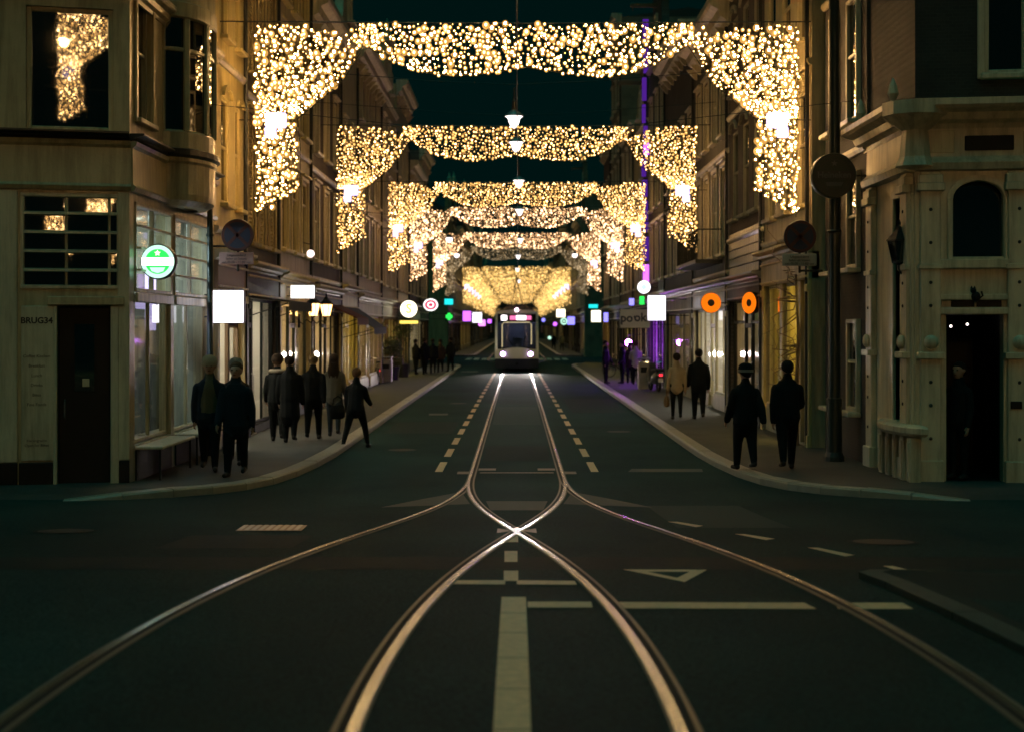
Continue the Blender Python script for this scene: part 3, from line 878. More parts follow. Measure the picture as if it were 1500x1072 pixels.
def house(name, label, side, Y0, Y1, H, X, wallm, trim='white_paint', cols=2, rows=((4.4, 6.6), (7.4, 9.4), (10.2, 12.0)), ww=.95, style='sash', wins=None,
          hs=3.5, shop=None, top='cornice', depth=9.0, cat='house', seed=0, pipe=True, group=None, frame=None, wy=.06):
    """a street house; the facade stands at x = +-X, from Y0 to Y1"""
    W = Y1 - Y0
    frame = frame or trim
    if side == 'L':
        root = thing(name, label, cat, (-X, Y0, g(Y0)), R(90), group)
    else:
        root = thing(name, label, cat, (X, Y1, g(Y0)), R(-90), group)
    F = I4
    holes = []
    W0 = W - .01
    if wins is None:
        wins = []
        for (a, b) in rows:
            if b > H - .5: continue
            for i in range(cols):
                wins.append((W * (i + .5) / cols + (0 if cols == 1 else (i - (cols - 1) / 2) * -.08), a, b, ww))
    for (x, a, b, w) in wins:
        holes.append((x - w / 2, x + w / 2, a, b))
    if shop: holes.append((.22, W - .22, 0.0, hs))
    mb = MB()
    wall_holes(mb, W0, 0, H, holes, .2)
    # party walls and flat roof
    mb.add([(0, .0, 0), (0, depth, 0), (0, depth, H), (0, 0, H)], [(0, 1, 2, 3)])
    mb.add([(W0, .0, 0), (W0, depth, 0), (W0, depth, H), (W0, 0, H)], [(0, 1, 2, 3)])
    mb.add([(0, depth, 0), (W0, depth, 0), (W0, depth, H), (0, depth, H)], [(0, 1, 2, 3)])
    mb.build('wall', wallm, root, F)
    m2 = MB(); m2.prism_x([(.05, H - .02), (depth * .4, H + (1.6 if top in ('step', 'neck') else .5)), (depth, H - .02)], .02, W0 - .02); m2.build('roof', 'roof_tile', root, F)
    for (x, a, b, w) in wins:
        window(root, F, x, a, w, b - a, style, frame, y=wy)
    for zz in sorted({a for (x, a, b, w) in wins}):
        if zz > hs + .6 and zz < H - 1.2:
            mb = MB(); mb.prism_x([(.0, zz - .62), (-.05, zz - .62), (-.09, zz - .56), (-.09, zz - .5), (.0, zz - .48)], 0.0, W0); mb.build('string_course', trim if seed % 3 else wallm, root, F)
    if top == 'cornice':
        cornice(root, F, -.0, W0, H - .55, .75, .55, trim, brackets=max(3, int(W / .9)))
    elif top == 'parapet':
        cornice(root, F, 0, W0, H - .25, .35, .25, trim)
    else:
        cornice(root, F, 0, W0, H - .12, .2, .14, trim)
        gable(root, F, W0, H, top, wallm, trim)
    if pipe:
        m3 = MB(); m3.tube([(W0 - .12, -.07, .1), (W0 - .12, -.07, H - .6)], .045, 6); m3.build('drainpipe', 'dark_metal', root, F)
    if shop:
        sm = shop.get('mat', 'green_black'); lamp = shop.get('lamp', 'ceiling_warm')
        fz = hs - shop.get('fascia', .5)
        if shop.get('pil', True):
            for (a, b) in ((.0, .22), (W0 - .22, W0)):
                m4 = MB(); m4.bbox(a + .004, b - .004, -.07, .0, .0, fz); m4.bbox(a, b, -.11, .0, fz - .25, fz - .1); m4.bbox(a, b, -.1, .0, .0, .35)
                m4.build('pilaster', shop.get('pmat', sm), root, F)
        box_part('fascia', shop.get('fmat', sm), root, F, .0, W0, -.08, .16, fz, hs + .05)
        for zz in (fz + .03, hs - .06):
            box_part('fascia_moulding', shop.get('cmat', trim), root, F, .03, W0 - .03, -.115, -.081, zz, zz + .045)  # pale strips added to put highlights on the fascia
        cornice(root, F, -.0, W0, hs + .05, .22, .3, shop.get('cmat', trim), name='shop_cornice')
        bays = shop.get('bays')
        if not bays:
            dw = 1.0; x = .24; inner = W - .48
            if W > 4.6:
                a = (inner - dw) / 2; bays = [('w', .24, .24 + a), ('d', .24 + a, .24 + a + dw), ('w', .24 + a + dw, W - .24)]
            else:
                bays = [('w', .24, W - .24 - dw), ('d', W - .24 - dw, W - .24)] if seed % 2 else [('d', .24, .24 + dw), ('w', .24 + dw, W - .24)]
        for (k, a, b) in bays:
            if k == 'd':
                glazing(root, F, a + .01, b - .01, .15, min(2.5, fz - .1), sm, door=True)
                if fz > 2.75: glazing(root, F, a + .01, b - .01, 2.5, fz - .01, sm)
                box_part('door_step', 'kerbstone', root, F, a, b, -.05, .2, .0, .145)
            elif k == 'w':
                rz = shop.get('riser', .55)
                box_part('stall_riser', shop.get('rmat', sm), root, F, a + .005, b - .005, .0, .16, .0, rz)
                glazing(root, F, a + .01, b - .01, rz + .005, fz - .01, sm, mull=max(1, int((b - a) / 1.3)), transom=shop.get('transom'))
            else:
                box_part('panel', k, root, F, a, b, -.02, .16, .0, fz)
        interior(root, F, .26, W - .26, .13, fz + .1, shop.get('depth', 3.0), lamp, nlamps=shop.get('n', max(1, int(W / 1.8))), goods=shop.get('goods', True), wallm=shop.get('wallm', 'shop_wall'), seed=seed)
        if shop.get('awning'):
            awning(root, F, *shop['awning'])
    return root
# ================================================================== the corner building with the bow front (near end of the west row)
LX = 5.8
P0 = Vector((-LX, 21.3, 0))
lc = thing('corner_cafe', 'cream corner cafe with bow window, slatted transoms and dark door', 'building', (P0.x, P0.y, .05))
base = Matrix.Translation((P0.x, P0.y, .05))
FLEN = 6.5
FF = RZ(R(14)) @ T(-FLEN, 0, 0)          # front face, local x 0..FLEN, corner at FLEN
FS = RZ(R(90))                            # street side face, local x = distance from the corner
WF, WS = base @ FF, base @ FS
SL = 5.9                                   # length of street side
def fr(px, py): return on_face(WF, px, py)
def fs_(px, py): return on_face(WS, px, py)
dx0, _ = fr(84, 600); dx1, _ = fr(162, 600)
tx0, _ = fr(30, 400); tx1, _ = fr(176, 400)
ux0, _ = fr(38, 100); ux1, _ = fr(166, 100)
HTOP = 12.5
mb = MB()
fh = [(dx0, dx1, .0, 2.72), (tx0, tx1, 2.98, 4.38), (ux0, ux1, 5.32, 7.15), (ux0, ux1, 7.9, 9.6), (ux0 - 2.6, ux1 - 2.6, 5.32, 7.15), (ux0 - 2.6, ux1 - 2.9, .9, 2.7)]
wall_holes(mb, FLEN, 0, HTOP, fh, .25)
mb.xf(FF); k = len(mb.v)
sh = [(.28, 2.55, .62, 4.3), (2.75, 5.3, .62, 4.3), (.35, 1.25, 5.6, 7.6), (.35, 1.25, 8.6, 10.2)]
wall_holes(mb, SL, 0, HTOP, sh, .25)
mb.xf(FS, k); k = len(mb.v)
mb.add([(0, 0, HTOP), (-FLEN * math.cos(R(14)), -FLEN * math.sin(R(14)), HTOP), (-FLEN, SL, HTOP), (0, SL, HTOP)], [(0, 1, 2, 3)])
mb.add([(0, SL, 0), (-FLEN, SL, 0), (-FLEN, SL, HTOP), (0, SL, HTOP)], [(0, 1, 2, 3)])
mb.build('wall', 'cream_paint', lc)
# black plinth, panels and mouldings on the front
px0, _ = fr(0, 600); pa, _ = fr(28, 600); pb, _ = fr(80, 600)
for (a, b) in ((.0, pa - .02), (pa, dx0 - .06), (dx1 + .12, FLEN - .0)):
    box_part('plinth', 'black_paint', lc, FF, a, b, -.05, .0, 0, .42)
box_part('menu_panel', 'white_paint', lc, FF, pa + .03, pb - .0, -.035, .0, .44, 2.72)
for (a, b) in ((dx0 - .055, dx0), (dx1, dx1 + .12)):
    box_part('door_jamb', 'white_paint', lc, FF, a, b, -.06, .1, 0, 2.72)
box_part('door_lintel', 'cream_paint', lc, FF, dx0 - .14, dx1 + .2, -.09, .0, 2.73, 2.86)
box_part('pilaster', 'white_paint', lc, FF, px0 - .15, pa - .02, -.05, .0, .425, 4.42)
box_part('corner_post', 'white_paint', lc, FF, FLEN - .17, FLEN - .0, -.05, .0, .425, 4.42)
pc = (pa + pb) / 2
panel_M = FF @ T(pc, -.036, 0)
mat('sign_ink', (.05, .03, .025), .7)
lettering('BRUG34', .125, 'sign_ink', lc, panel_M @ T(0, 0, 2.5), bold=.004)
for i, tx in enumerate(('Coffee Kitchen', 'Breakfast', 'Lunch', 'Drinks', 'Bites', 'Fine Foods')):
    lettering(tx, .062, 'sign_ink', lc, panel_M @ T(0, 0, 1.98 - i * .142))
for i, tx in enumerate(('Herengracht', 'Open for Bikes')):
    lettering(tx, .055, 'sign_ink', lc, panel_M @ T(0, 0, .74 - i * .07))
# dark door with a narrow glazed light
dr = box_part('door', 'black_paint', lc, FF, dx0 + .01, dx1 - .01, .12, .18, .02, 2.7)
m2 = MB(); dm = (dx0 + dx1) / 2
m2.add([(dm - .14, .117, 1.45), (dm + .14, .117, 1.45), (dm + .14, .117, 2.45), (dm - .14, .117, 2.45)], [(0, 1, 2, 3)]); m2.build('pane', 'window_glass', dr)
m2 = MB(); m2.bbox(dm - .03, dm + .07, .10, .116, 1.52, 1.64); m2.build('notice', 'white_paint', dr)
m2 = MB(); m2.tube([(dx0 + .1, .1, 1.05), (dx0 + .1, .06, 1.08), (dx0 + .1, .06, 1.3), (dx0 + .1, .1, 1.33)], .012); m2.build('handle', 'zinc', dr)
# slatted transom windows on both faces
def slat_window(Fm, x0, x1, z0, z1, rows, mulls, lit, par=None):
    mb = MB(); mb.bbox(x0, x0 + .05, -.02, .09, z0, z1); mb.bbox(x1 - .05, x1, -.02, .09, z0, z1); mb.bbox(x0, x1, -.03, .09, z1 - .05, z1 + .01); mb.bbox(x0, x1, -.03, .09, z0 - .01, z0 + .05)
    for xm in mulls: mb.bbox(xm - .02, xm + .02, .0, .08, z0 + .05, z1 - .05)
    o = mb.build('window', 'white_paint', lc, Fm)
    for r in range(rows):
        a = z0 + (z1 - z0) * r / rows
        if r:
            m2 = MB(); m2.prism_x([(-.09, a - .035), (.05, a - .015), (.05, a + .02), (-.09, a + .0)], x0 + .05, x1 - .05); m2.build('slat', 'white_paint', o)
        xs = [x0 + .04] + list(mulls) + [x1 - .04]
        for i in range(len(xs) - 1):
            m3 = MB(); b = z0 + (z1 - z0) * (r + 1) / rows
            m3.add([(xs[i] + .004, 0, a + .004), (xs[i + 1] - .004, 0, a + .004), (xs[i + 1] - .004, 0, b - .004), (xs[i] + .004, 0, b - .004)], [(0, 1, 2, 3)])
            cxm, czm = (xs[i] + xs[i + 1]) / 2, (a + b) / 2
            m3.xf(T(-cxm, 0, -czm))
            q = m3.build('pane', lit, o, T(cxm, .06, czm)); q.rotation_euler = (random.uniform(-.012, .012), 0, random.uniform(-.02, .02))
    return o
mx, _ = fr(97, 400); mx2, _ = fr(160, 400)
slat_window(FF, tx0, tx1, 2.98, 4.38, 5, [mx, mx2], 'window_glass')
# side glazing: tall panes below, slats above, whitish light inside
for (a, b) in ((.28, 2.55), (2.75, 5.3)):
    slat_window(FS, a, b, 2.95, 4.3, 4, [(a + b) / 2], 'shop_glass')
    glazing(lc, FS, a, b, .63, 2.9, 'cream_paint', mull=2)
    box_part('sign_board', 'white_paint', lc, FS, a, b, -.05, -.005, 2.78, 2.93)
interior(lc, FS, .2, 5.4, .2, 4.35, 2.6, 'ceiling_cool', nlamps=2, goods=True, wallm='grey_plaster', seed=3)
for (yy, z, w) in ((3.35, 3.05, .10), (3.75, 3.05, .10)):
    m2 = MB(); m2.bbox(yy, yy + .2, .55, .65, 2.35, 3.4); m2.build('tube_lamp', 'light_box', lc, FS)
m2 = MB(); m2.bbox(3.0, 4.9, .6, .72, 2.72, 2.98); m2.build('tube_lamp', 'light_box', lc, FS)
# ledge benches below the side windows
for (a, b) in ((.3, 2.5), (2.8, 5.2)):
    bo = box_part('ledge', 'white_paint', lc, FS, a, b, -.42, .0, .55, .6)
    for x in (a + .1, b - .1):
        m2 = MB(); m2.tube([(x, -.36, .07), (x, -.36, .55)], .02, 6); m2.build('leg', 'dark_metal', bo)
    box_part('plinth', 'black_paint', lc, FS, a, b, -.03, .0, .07, .55)
# fascia band and ledges following both faces
for (Fm, L) in ((FF, FLEN), (FS, SL)):
    mb = MB(); mb.prism_x([(.0, 4.44), (-.07, 4.44), (-.1, 4.5), (-.06, 4.54), (-.05, 5.08), (-.1, 5.12), (-.12, 5.18), (.0, 5.18)], 0 if Fm is FF else -.02, L + (.02 if Fm is FF else 0))
    mb.build('fascia', 'cream_paint', lc, Fm)
    cornice(lc, Fm, 0, L, 5.185, .12, .22, 'dark_metal', name='ledge_moulding')
    cornice(lc, Fm, 0, L, 7.35, .3, .22, 'cream_paint', name='ledge_moulding')
    cornice(lc, Fm, 0, L, HTOP - .4, .7, .5, 'cream_paint')
ucx = (ux0 + ux1) / 2
for (x, z, h) in ((ucx, 5.32, 1.83), (ucx, 7.9, 1.7), (ucx - 2.6, 5.32, 1.83)):
    wo_ = window(lc, FF, x, z, ux1 - ux0, h, 'plain', 'cream_paint')
    for q in wo_.children:
        if q.name.startswith('pane'):      # top-hung light, standing slightly open
            q.matrix_basis = T(0, .12, 0) @ RX(R(4.8))
for z, h in ((5.6, 2.0), (8.6, 1.6)):
    window(lc, FS, .8, z, .9, h, 'sash', 'cream_paint')
box_part('window', 'cream_paint', lc, FF, ux0 - 2.6, ux1 - 2.9, .1, .15, .9, 2.7)
# rounded oriel on the street side
oc = 3.05
a_n = 14
def oriel(prof, name, material, ry=1.05, rx=.62, par=lc):
    mb = MB(); mb.lathe([(r, z) for r, z in prof], a_n, (0, 0, 0), -PI, 0, sx=ry, sy=rx)
    return mb.build(name, material, par, FS @ T(oc, .02, 0), smooth=False)
ob = oriel([(.55, 4.4), (.8, 4.42), (.98, 4.5), (1.0, 4.6), (1.0, 5.1), (1.05, 5.14), (1.05, 5.2)], 'oriel', 'cream_paint')
oriel([(1.05, 5.2), (1.14, 5.24), (1.14, 5.33), (1.0, 5.36)], 'oriel_ledge', 'dark_metal')
oriel([(1.0, 5.36), (1.0, 5.62), (.97, 5.64), (.95, 5.66)], 'oriel_apron', 'cream_paint')
og = oriel([(.95, 5.64), (.95, 7.5)], 'oriel_glass', 'window_glass')
for i in range(6):
    aa = -PI + PI * (i + .0) / 5
    m2 = MB(); m2.bbox(-.05, .05, -.04, .04, 5.64, 7.5)
    m2.build('mullion', 'cream_paint', lc, FS @ T(oc + 1.05 * .97 * math.cos(aa), .02 + .62 * .97 * math.sin(aa), 0) @ RZ(aa + PI / 2))
oriel([(.97, 7.5), (1.05, 7.52), (1.05, 7.75), (1.0, 7.78), (1.0, 8.2), (1.1, 8.25), (1.1, 8.35), (.2, 8.7)], 'oriel_head', 'cream_paint')
for z in (6.95,):
    oriel([(.955, z), (.985, z + .01), (.985, z + .06), (.955, z + .07)], 'oriel_rail', 'cream_paint')

# ================================================================== the houses of the west row
house('plaster_house', 'tall yellow plaster house with arched windows beside the corner cafe', 'L', 27.25, 30.2, 13.5, LX, 'yellow_plaster', cols=1, ww=.8,
      wins=[(1.0, 4.9, 7.0, .72), (1.0, 8.2, 10.2, .72), (2.3, 4.9, 7.0, .5), (2.3, 8.2, 10.2, .5)], style='arch', frame='yellow_plaster', hs=3.7, top='cornice', seed=1,
      shop=dict(mat='wood', lamp='ceiling_white', pmat='sand_plaster', riser=.4, n=2, cmat='white_paint'))
house('shutter_house', 'dark house with tall louvred shutters over a black framed shop', 'L', 30.25, 34.4, 12.8, LX, 'brown_brick', cols=3, ww=.8, rows=((4.3, 7.1), (8.0, 10.4)), style='shutter', frame='ochre_plaster', hs=3.6, seed=2,
      shop=dict(mat='black_paint', lamp='ceiling_white', cmat='yellow_plaster', n=2, awning=(.3, 3.8, 3.15, .12, .9, 'cloth_black'), riser=.3))
house('gilded_house', 'narrow sand coloured house with gilded cornice and tall bay windows', 'L', 34.45, 39.8, 13.2, LX, 'sand_plaster', cols=3, ww=1.1, rows=((4.4, 6.4), (7.6, 9.9), (10.6, 12.2)), style='cross', frame='yellow_plaster', hs=3.55, seed=3,
      shop=dict(mat='green_black', lamp='ceiling_warm', cmat='yellow_plaster', fmat='sand_plaster', pmat='sand_plaster', n=2))
house('lantern_house', 'brown brick house with an amber lantern and a maroon awning', 'L', 39.85, 46.6, 11.6, LX, 'brown_brick', cols=3, rows=((4.4, 6.5), (7.5, 9.6)), style='sash2', hs=3.4, seed=4,
      shop=dict(mat='black_paint', lamp='ceiling_warm', cmat='white_paint', awning=(3.4, 6.6, 3.2, .45, .95, 'cloth_maroon'), pmat='sand_plaster', n=3))
house('awning_house', 'sand plaster house with steep blue awning over bright yellow doorway', 'L', 46.65, 51.4, 12.4, LX, 'sand_plaster', cols=2, style='sash', hs=3.6, seed=5, top='neck',
      shop=dict(mat='cream_paint', lamp='ceiling_yellow', cmat='yellow_plaster', wallm='yellow_plaster', pmat='yellow_plaster', awning=(.2, 4.5, 3.2, .75, 1.1, 'awning_blue'), n=2, goods=False))
house('terrace_house', 'pale plaster house behind the potted bay tree', 'L', 51.45, 60.5, 12.6, LX, 'sand_plaster', cols=4, hs=3.4, seed=6,
      shop=dict(mat='cream_paint', lamp='ceiling_dim', cmat='white_paint', fmat='sand_plaster', pmat='sand_plaster', goods=False, wallm='sand_plaster'))
# ================================================================== the near houses of the east row
RXF = 5.75
house('sash_house', 'black brick house with white sash windows behind the round beer sign', 'R', 24.35, 27.65, 13.2, 6.0, 'dark_brick', hs=3, pipe=False, frame='white_paint',
      wins=[(.92, .98, 2.6, .62), (2.45, .98, 2.6, .8), (.92, 3.5, 5.2, .62), (2.45, 3.5, 5.2, .8), (.92, 6.1, 8.3, .62), (2.45, 6.1, 8.3, .8), (.92, 9.2, 11.0, .62), (2.45, 9.2, 11.0, .8)], style='sash', seed=11, wy=-.03)
house('climber_house', 'pale plaster house overgrown with a bare climbing plant', 'R', 27.7, 33.0, 12.6, RXF, 'sand_plaster', cols=3, rows=((4.9, 7.2), (8.2, 10.2)), style='arch', frame='sand_plaster', hs=3.9, seed=12,
      shop=dict(mat='cream_paint', lamp='ceiling_yellow', pmat='yellow_plaster', fmat='sand_plaster', cmat='yellow_plaster', riser=.75, wallm='yellow_plaster', goods=False, rmat='grey_plaster', n=2,
                bays=[('w', .24, 2.0), ('sand_plaster', 2.0, 2.3), ('w', 2.3, 4.0), ('sand_plaster', 4.0, 4.25), ('d', 4.25, 5.06)]))
hr = house('tile_house', 'house with a band of glazed tiles over a dark shop', 'R', 33.05, 38.4, 12.0, RXF, 'brown_brick', cols=3, rows=((5.3, 7.6), (8.6, 10.6)), style='arch', frame='grey_plaster', hs=3.5, seed=13,
      shop=dict(mat='black_paint', lamp='ceiling_dim', cmat='zinc', n=2, fascia=.35, transom=2.55))
# glazed tiles in the band above the shop
tm = MB(); tm.bbox(-.158, .158, -.035, .0, -.100, .100, .012); tmesh = tm.mesh('tile', 'tile_glaze')
for r_ in range(5):
    for c_ in range(15):
        link('tile', tmesh, hr, T(.28 + c_ * .345, -.002 + random.uniform(-.004, .004), 3.92 + r_ * .225))
house('balcony_house', 'house with iron balcony and bright white lit shop', 'R', 38.45, 45.8, 11.2, RXF, 'dark_plaster', cols=4, rows=((4.5, 6.9), (7.8, 9.8)), style='sash', hs=3.5, seed=14,
      shop=dict(mat='cream_paint', lamp='ceiling_white', cmat='white_paint', fmat='white_paint', pmat='sand_plaster', n=3))
house('cornice_house', 'dark brick house with deep projecting cornice over the poke bowl shop', 'R', 45.85, 54.6, 12.2, RXF, 'dark_brick', cols=4, rows=((4.4, 6.6), (7.5, 9.5)), style='sash2', hs=3.5, seed=15,
      shop=dict(mat='grey_plaster', lamp='ceiling_dim', cmat='white_paint', n=3, pmat='grey_plaster'))
house('bar_house', 'brown brick bar lit with violet light inside', 'R', 54.65, 61.8, 13.4, RXF, 'brown_brick', cols=3, hs=3.4, seed=16, top='neck',
      shop=dict(mat='black_paint', lamp='lamp_violet', cmat='white_paint', n=2) if emit('lamp_violet', (.35, .05, 1.0), 190) else None)

# ------------------------------------------------------------------ the rest of both rows, down to the far end
rd = random.Random(21)
WALLS = ['brown_brick', 'red_brick', 'sand_plaster', 'dark_brick', 'grey_plaster', 'tan_brick', 'ochre_plaster', 'cream_paint']
WORDS = {'brown_brick': 'brown brick', 'red_brick': 'red brick', 'sand_plaster': 'sand plaster', 'dark_brick': 'black brick', 'grey_plaster': 'grey plaster', 'tan_brick': 'tan brick', 'ochre_plaster': 'ochre plaster', 'cream_paint': 'cream painted'}
TOPW = {'cornice': 'bracketed cornice', 'neck': 'neck gable', 'step': 'stepped gable', 'parapet': 'plain parapet'}
LAMPS = ['ceiling_white', 'ceiling_warm', 'ceiling_dim', 'ceiling_yellow', 'ceiling_warm']
ORD = 'first second third fourth fifth sixth seventh eighth ninth tenth eleventh twelfth thirteenth fourteenth'.split()
def row(side, Ys, X, heights, where):
    for i in range(len(Ys) - 1):
        wm = rd.choice(WALLS); tp = rd.choice(['cornice', 'cornice', 'neck', 'step', 'parapet'])
        far = Ys[i] > 110
        H = heights[i] if i < len(heights) else rd.uniform(10.5, 14.5)
        n = max(2, int((Ys[i + 1] - Ys[i]) / 2.2))
        lamp = rd.choice(LAMPS); lw = {'ceiling_white': 'white lit', 'ceiling_warm': 'warm lit', 'ceiling_dim': 'dim', 'ceiling_yellow': 'yellow lit'}[lamp]
        lab = '%s house, %s, %s shop, %s of %s' % (WORDS[wm], TOPW[tp], lw, ORD[i], where)
        house('row_house', lab, side, Ys[i] + .02, Ys[i + 1] - .02, H, X, wm, cols=n if n < 5 else 4, rows=((4.3, 6.3), (7.2, 9.1), (9.9, 11.6), (12.4, 14), (15, 16.6), (17.4, 19)), hs=3.4, seed=40 + i + (50 if side == 'L' else 0), top=tp, pipe=not far, style='sash' if far else rd.choice(['sash', 'sash2', 'cross']),
              shop=dict(mat=rd.choice(['black_paint', 'green_black', 'wood', 'cream_paint']), lamp=lamp, goods=not far, n=1 if far else 2), group='houses of %s' % where)
row('L', [60.55, 68.5, 76, 84.5, 92], LX, [12.5, 14.2, 11.2, 13], 'the west row before the crossing')
row('R', [61.85, 69.5, 78, 86.5, 94], RXF, [11.5, 12.5, 19.5, 14], 'the east row before the crossing')
row('L', [119.5, 128, 137, 145, 154, 163, 175, 190, 206, 222, 240, 260, 282, 305], LX, [12, 13, 12, 11], 'the west row past the crossing')
row('R', [119.5, 127, 136, 146, 155, 166, 178, 192, 208, 226, 244, 264, 285, 305], RXF, [14, 12, 13, 12], 'the east row past the crossing')
# building that closes the street at its far end
cb = thing('end_building', 'dark brick building closing the far end of the street', 'building', (-9, 318, 0))
mb = MB(); ch = [(x, x + 1.3, z, z + 2.2) for x in (1.2, 4, 6.8, 9.6, 12.4, 15.2) for z in (4.5, 8, 11.2)]
wall_holes(mb, 18, 0, 15, ch, .2); mb.add([(0, 0, 15), (18, 0, 15), (18, 8, 15), (0, 8, 15)], [(0, 1, 2, 3)]); mb.build('wall', 'dark_brick', cb)
for (a, b, c, d) in ch: window(cb, I4, (a + b) / 2, c, b - a, d - c, 'sash')
cornice(cb, I4, 0, 18, 14.6, .6, .5, 'white_paint', brackets=8)
m2 = MB(); m2.prism_x([(.2, 15.01), (4, 18), (8, 15.01)], .2, 17.8); m2.build('roof', 'roof_tile', cb)

# ================================================================== the white corner shop with the mouldings (near end of the east row)
Q0 = Vector((6.05, 21.6, .03))
rc = thing('corner_shop', 'ornate white painted corner shopfront with black brick above', 'building', tuple(Q0))
baseR = Matrix.Translation(Q0)
GF = RZ(R(-8)); GS = RZ(R(-90)) @ T(-2.72, 0, 0)
VF, VS = baseR @ GF, baseR @ GS
GL, GSL = 6.0, 2.72
def rf(px, py): return on_face(VF, px, py)
d0, dt = rf(1386, 461); d1, _ = rf(1470, 500)
w0, wz1 = rf(1396, 265); w1, wz0 = rf(1470, 376)
uw0, _ = rf(1442, 60); uw1, _ = rf(1560, 60)
mb = MB()
fholes = [(d0, d1, 0, dt), (w0, w1, wz0, wz1), (d1 + .8, d1 + 2.6, .8, 3.0)]
wall_holes(mb, GL, 0, 5.9, fholes, .3); mb.xf(GF); k = len(mb.v)
sx0, szt = on_face(VS, 1312, 292); sx1, szb = on_face(VS, 1337, 612)
if sx0 > sx1: sx0, sx1 = sx1, sx0
sholes = [(sx0, sx1, .95, 4.45)]
wall_holes(mb, GSL, 0, 5.9, sholes, .3); mb.xf(GS, k)
mb.build('shopfront_wall', 'white_paint', rc)
mb = MB(); uh = [(uw0, uw1, 6.25, 8.6), (uw0, uw1, 9.6, 11.4)]
wall_holes(mb, GL, 5.9, 12.8, uh, .25); mb.xf(GF); k = len(mb.v)
wall_holes(mb, GSL, 5.9, 12.8, [], .25); mb.xf(GS, k); k = len(mb.v)
mb.add([(0, 0, 12.8), (GL, -GL * math.sin(R(8)), 12.8), (GL, 6, 12.8), (0, 2.7, 12.8)], [(0, 1, 2, 3)])
mb.build('brick_wall', 'dark_brick', rc)
for z, h in ((6.25, 2.35), (9.6, 1.8)):
    window(rc, GF, (uw0 + uw1) / 2, z, uw1 - uw0, h, 'cross', 'white_paint')
# cornice, frieze and lower moulding round the corner
for (Fm, a, b) in ((GF, 0, GL), (GS, -.25, GSL)):
    cornice(rc, Fm, a, b, 5.42, .4, .45, 'white_paint')
    mb = MB(); mb.prism_x([(.0, 4.78), (-.14, 4.8), (-.17, 4.9), (-.06, 5.0), (-.05, 5.42), (.0, 5.42)], a + .2 if Fm is GS else a, b); mb.build('frieze', 'white_paint', rc, Fm)
m2 = MB(); m2.lathe([(.06, 4.8), (.3, 4.86), (.24, 5.0), (.2, 5.4), (.5, 5.62), (.5, 5.82)], 10, (0, 0, 0)); m2.build('corner_capital', 'white_paint', rc)
na, nz0 = rf(1412, 222); nb, nz1 = rf(1484, 199)
box_part('name_plate', 'black_paint', rc, GF, na, nb, -.085, -.05, nz0, nz1)
for (fa, fb) in ((1348, 1402), (1492, 1540)):
    a, z0 = rf(fa, 226); b, z1 = rf(fb, 192); box_part('frieze_panel', 'cream_paint', rc, GF, a + .05, b - .05, -.075, -.05, z0, z1)
# pilasters with capitals and studs
def pilaster(Fm, x0, x1, ztop, name='pilaster'):
    o = box_part(name, 'white_paint', rc, Fm, x0, x1, -.10, .0, .0, ztop)
    for (e, d, a_, b_) in ((.04, -.14, .0, .42), (.05, -.17, ztop - .3, ztop - .18), (.03, -.14, ztop - .18, ztop - .05), (.05, -.17, 1.95, 2.05), (.03, -.13, 3.3, 3.38)):
        mb = MB(); mb.bbox(x0 - e, x1 + e, d, .0, a_, b_); mb.build('moulding', 'white_paint', o)
    mb = MB(); mb.ball(((x0 + x1) / 2, -.13, 2.2), .11, 12, 8, sx=1.0, sy=.6); mb.build('boss', 'white_paint', o, smooth=True)
    for z in (.75, 1.25, 1.6, 2.75, 3.1, 3.7, 4.2):
        m3 = MB(); m3.ball(((x0 + x1) / 2, -.105, z), .028, 8, 4, sy=.6); m3.build('stud', 'dark_metal', o)
    return o
a, _ = rf(1347, 500); b, _ = rf(1377, 500); pilaster(GF, a, b, 4.78)
a, _ = rf(1475, 500); b, _ = rf(1508, 500); pilaster(GF, a, b, 4.78)
pilaster(GS, .06, .42, 4.78); pilaster(GS, GSL - .5, GSL - .12, 4.78)
# mouldings over the door and the arched upper light
for (pp, q) in ((390, .1), (457, .06), (436, .05)):
    _, z = rf(1420, pp); box_part('moulding', 'white_paint', rc, GF, d0 - .12, d1 + .12, -.07 - q * .3, .0, z - .04, z + q)
_, sz = rf(1420, 445)
for (a, b) in ((1393, 1427), (1430, 1467)):
    xa, _ = rf(a, 445); xb, _ = rf(b, 445); box_part('vent_slot', 'black_paint', rc, GF, xa, xb, -.012, .0, sz - .05, sz + .06)
mb = MB(); n = 12; cxw = (w0 + w1) / 2; rw = (w1 - w0) / 2
mb.add([(w0, .11, wz0), (w1, .11, wz0), (w1, .20, wz1), (w0, .20, wz1)], [(0, 1, 2, 3)])
uo = mb.build('window', 'window_glass', rc, GF)
for sg in (-1, 1):      # spandrels that turn the opening into an arch
    pts = [(cxw + sg * rw, wz1)] + [(cxw + sg * rw * math.sin(t * PI / 2 / 6), wz1 - .28 + .27 * math.cos(t * PI / 2 / 6)) for t in range(7)]
    m2 = MB(); m2.prism(pts, -.002, .1); m2.build('spandrel', 'white_paint', uo)
m2 = MB()
for i in range(12):
    t0, t1 = -PI / 2 + PI * i / 12, -PI / 2 + PI * (i + 1) / 12
    pts = [(cxw + (rw + q) * math.sin(t), wz1 - .28 + (.27 + q) * math.cos(t)) for q, t in ((.01, t0), (.09, t0), (.09, t1), (.01, t1))]
    m2.prism(pts, -.04, .0)
m2.bbox(w0 - .09, w0 - .01, -.04, .0, wz0 - .05, wz1 - .28); m2.bbox(w1 + .01, w1 + .09, -.04, .0, wz0 - .05, wz1 - .28)
m2.build('arch_moulding', 'white_paint', uo)
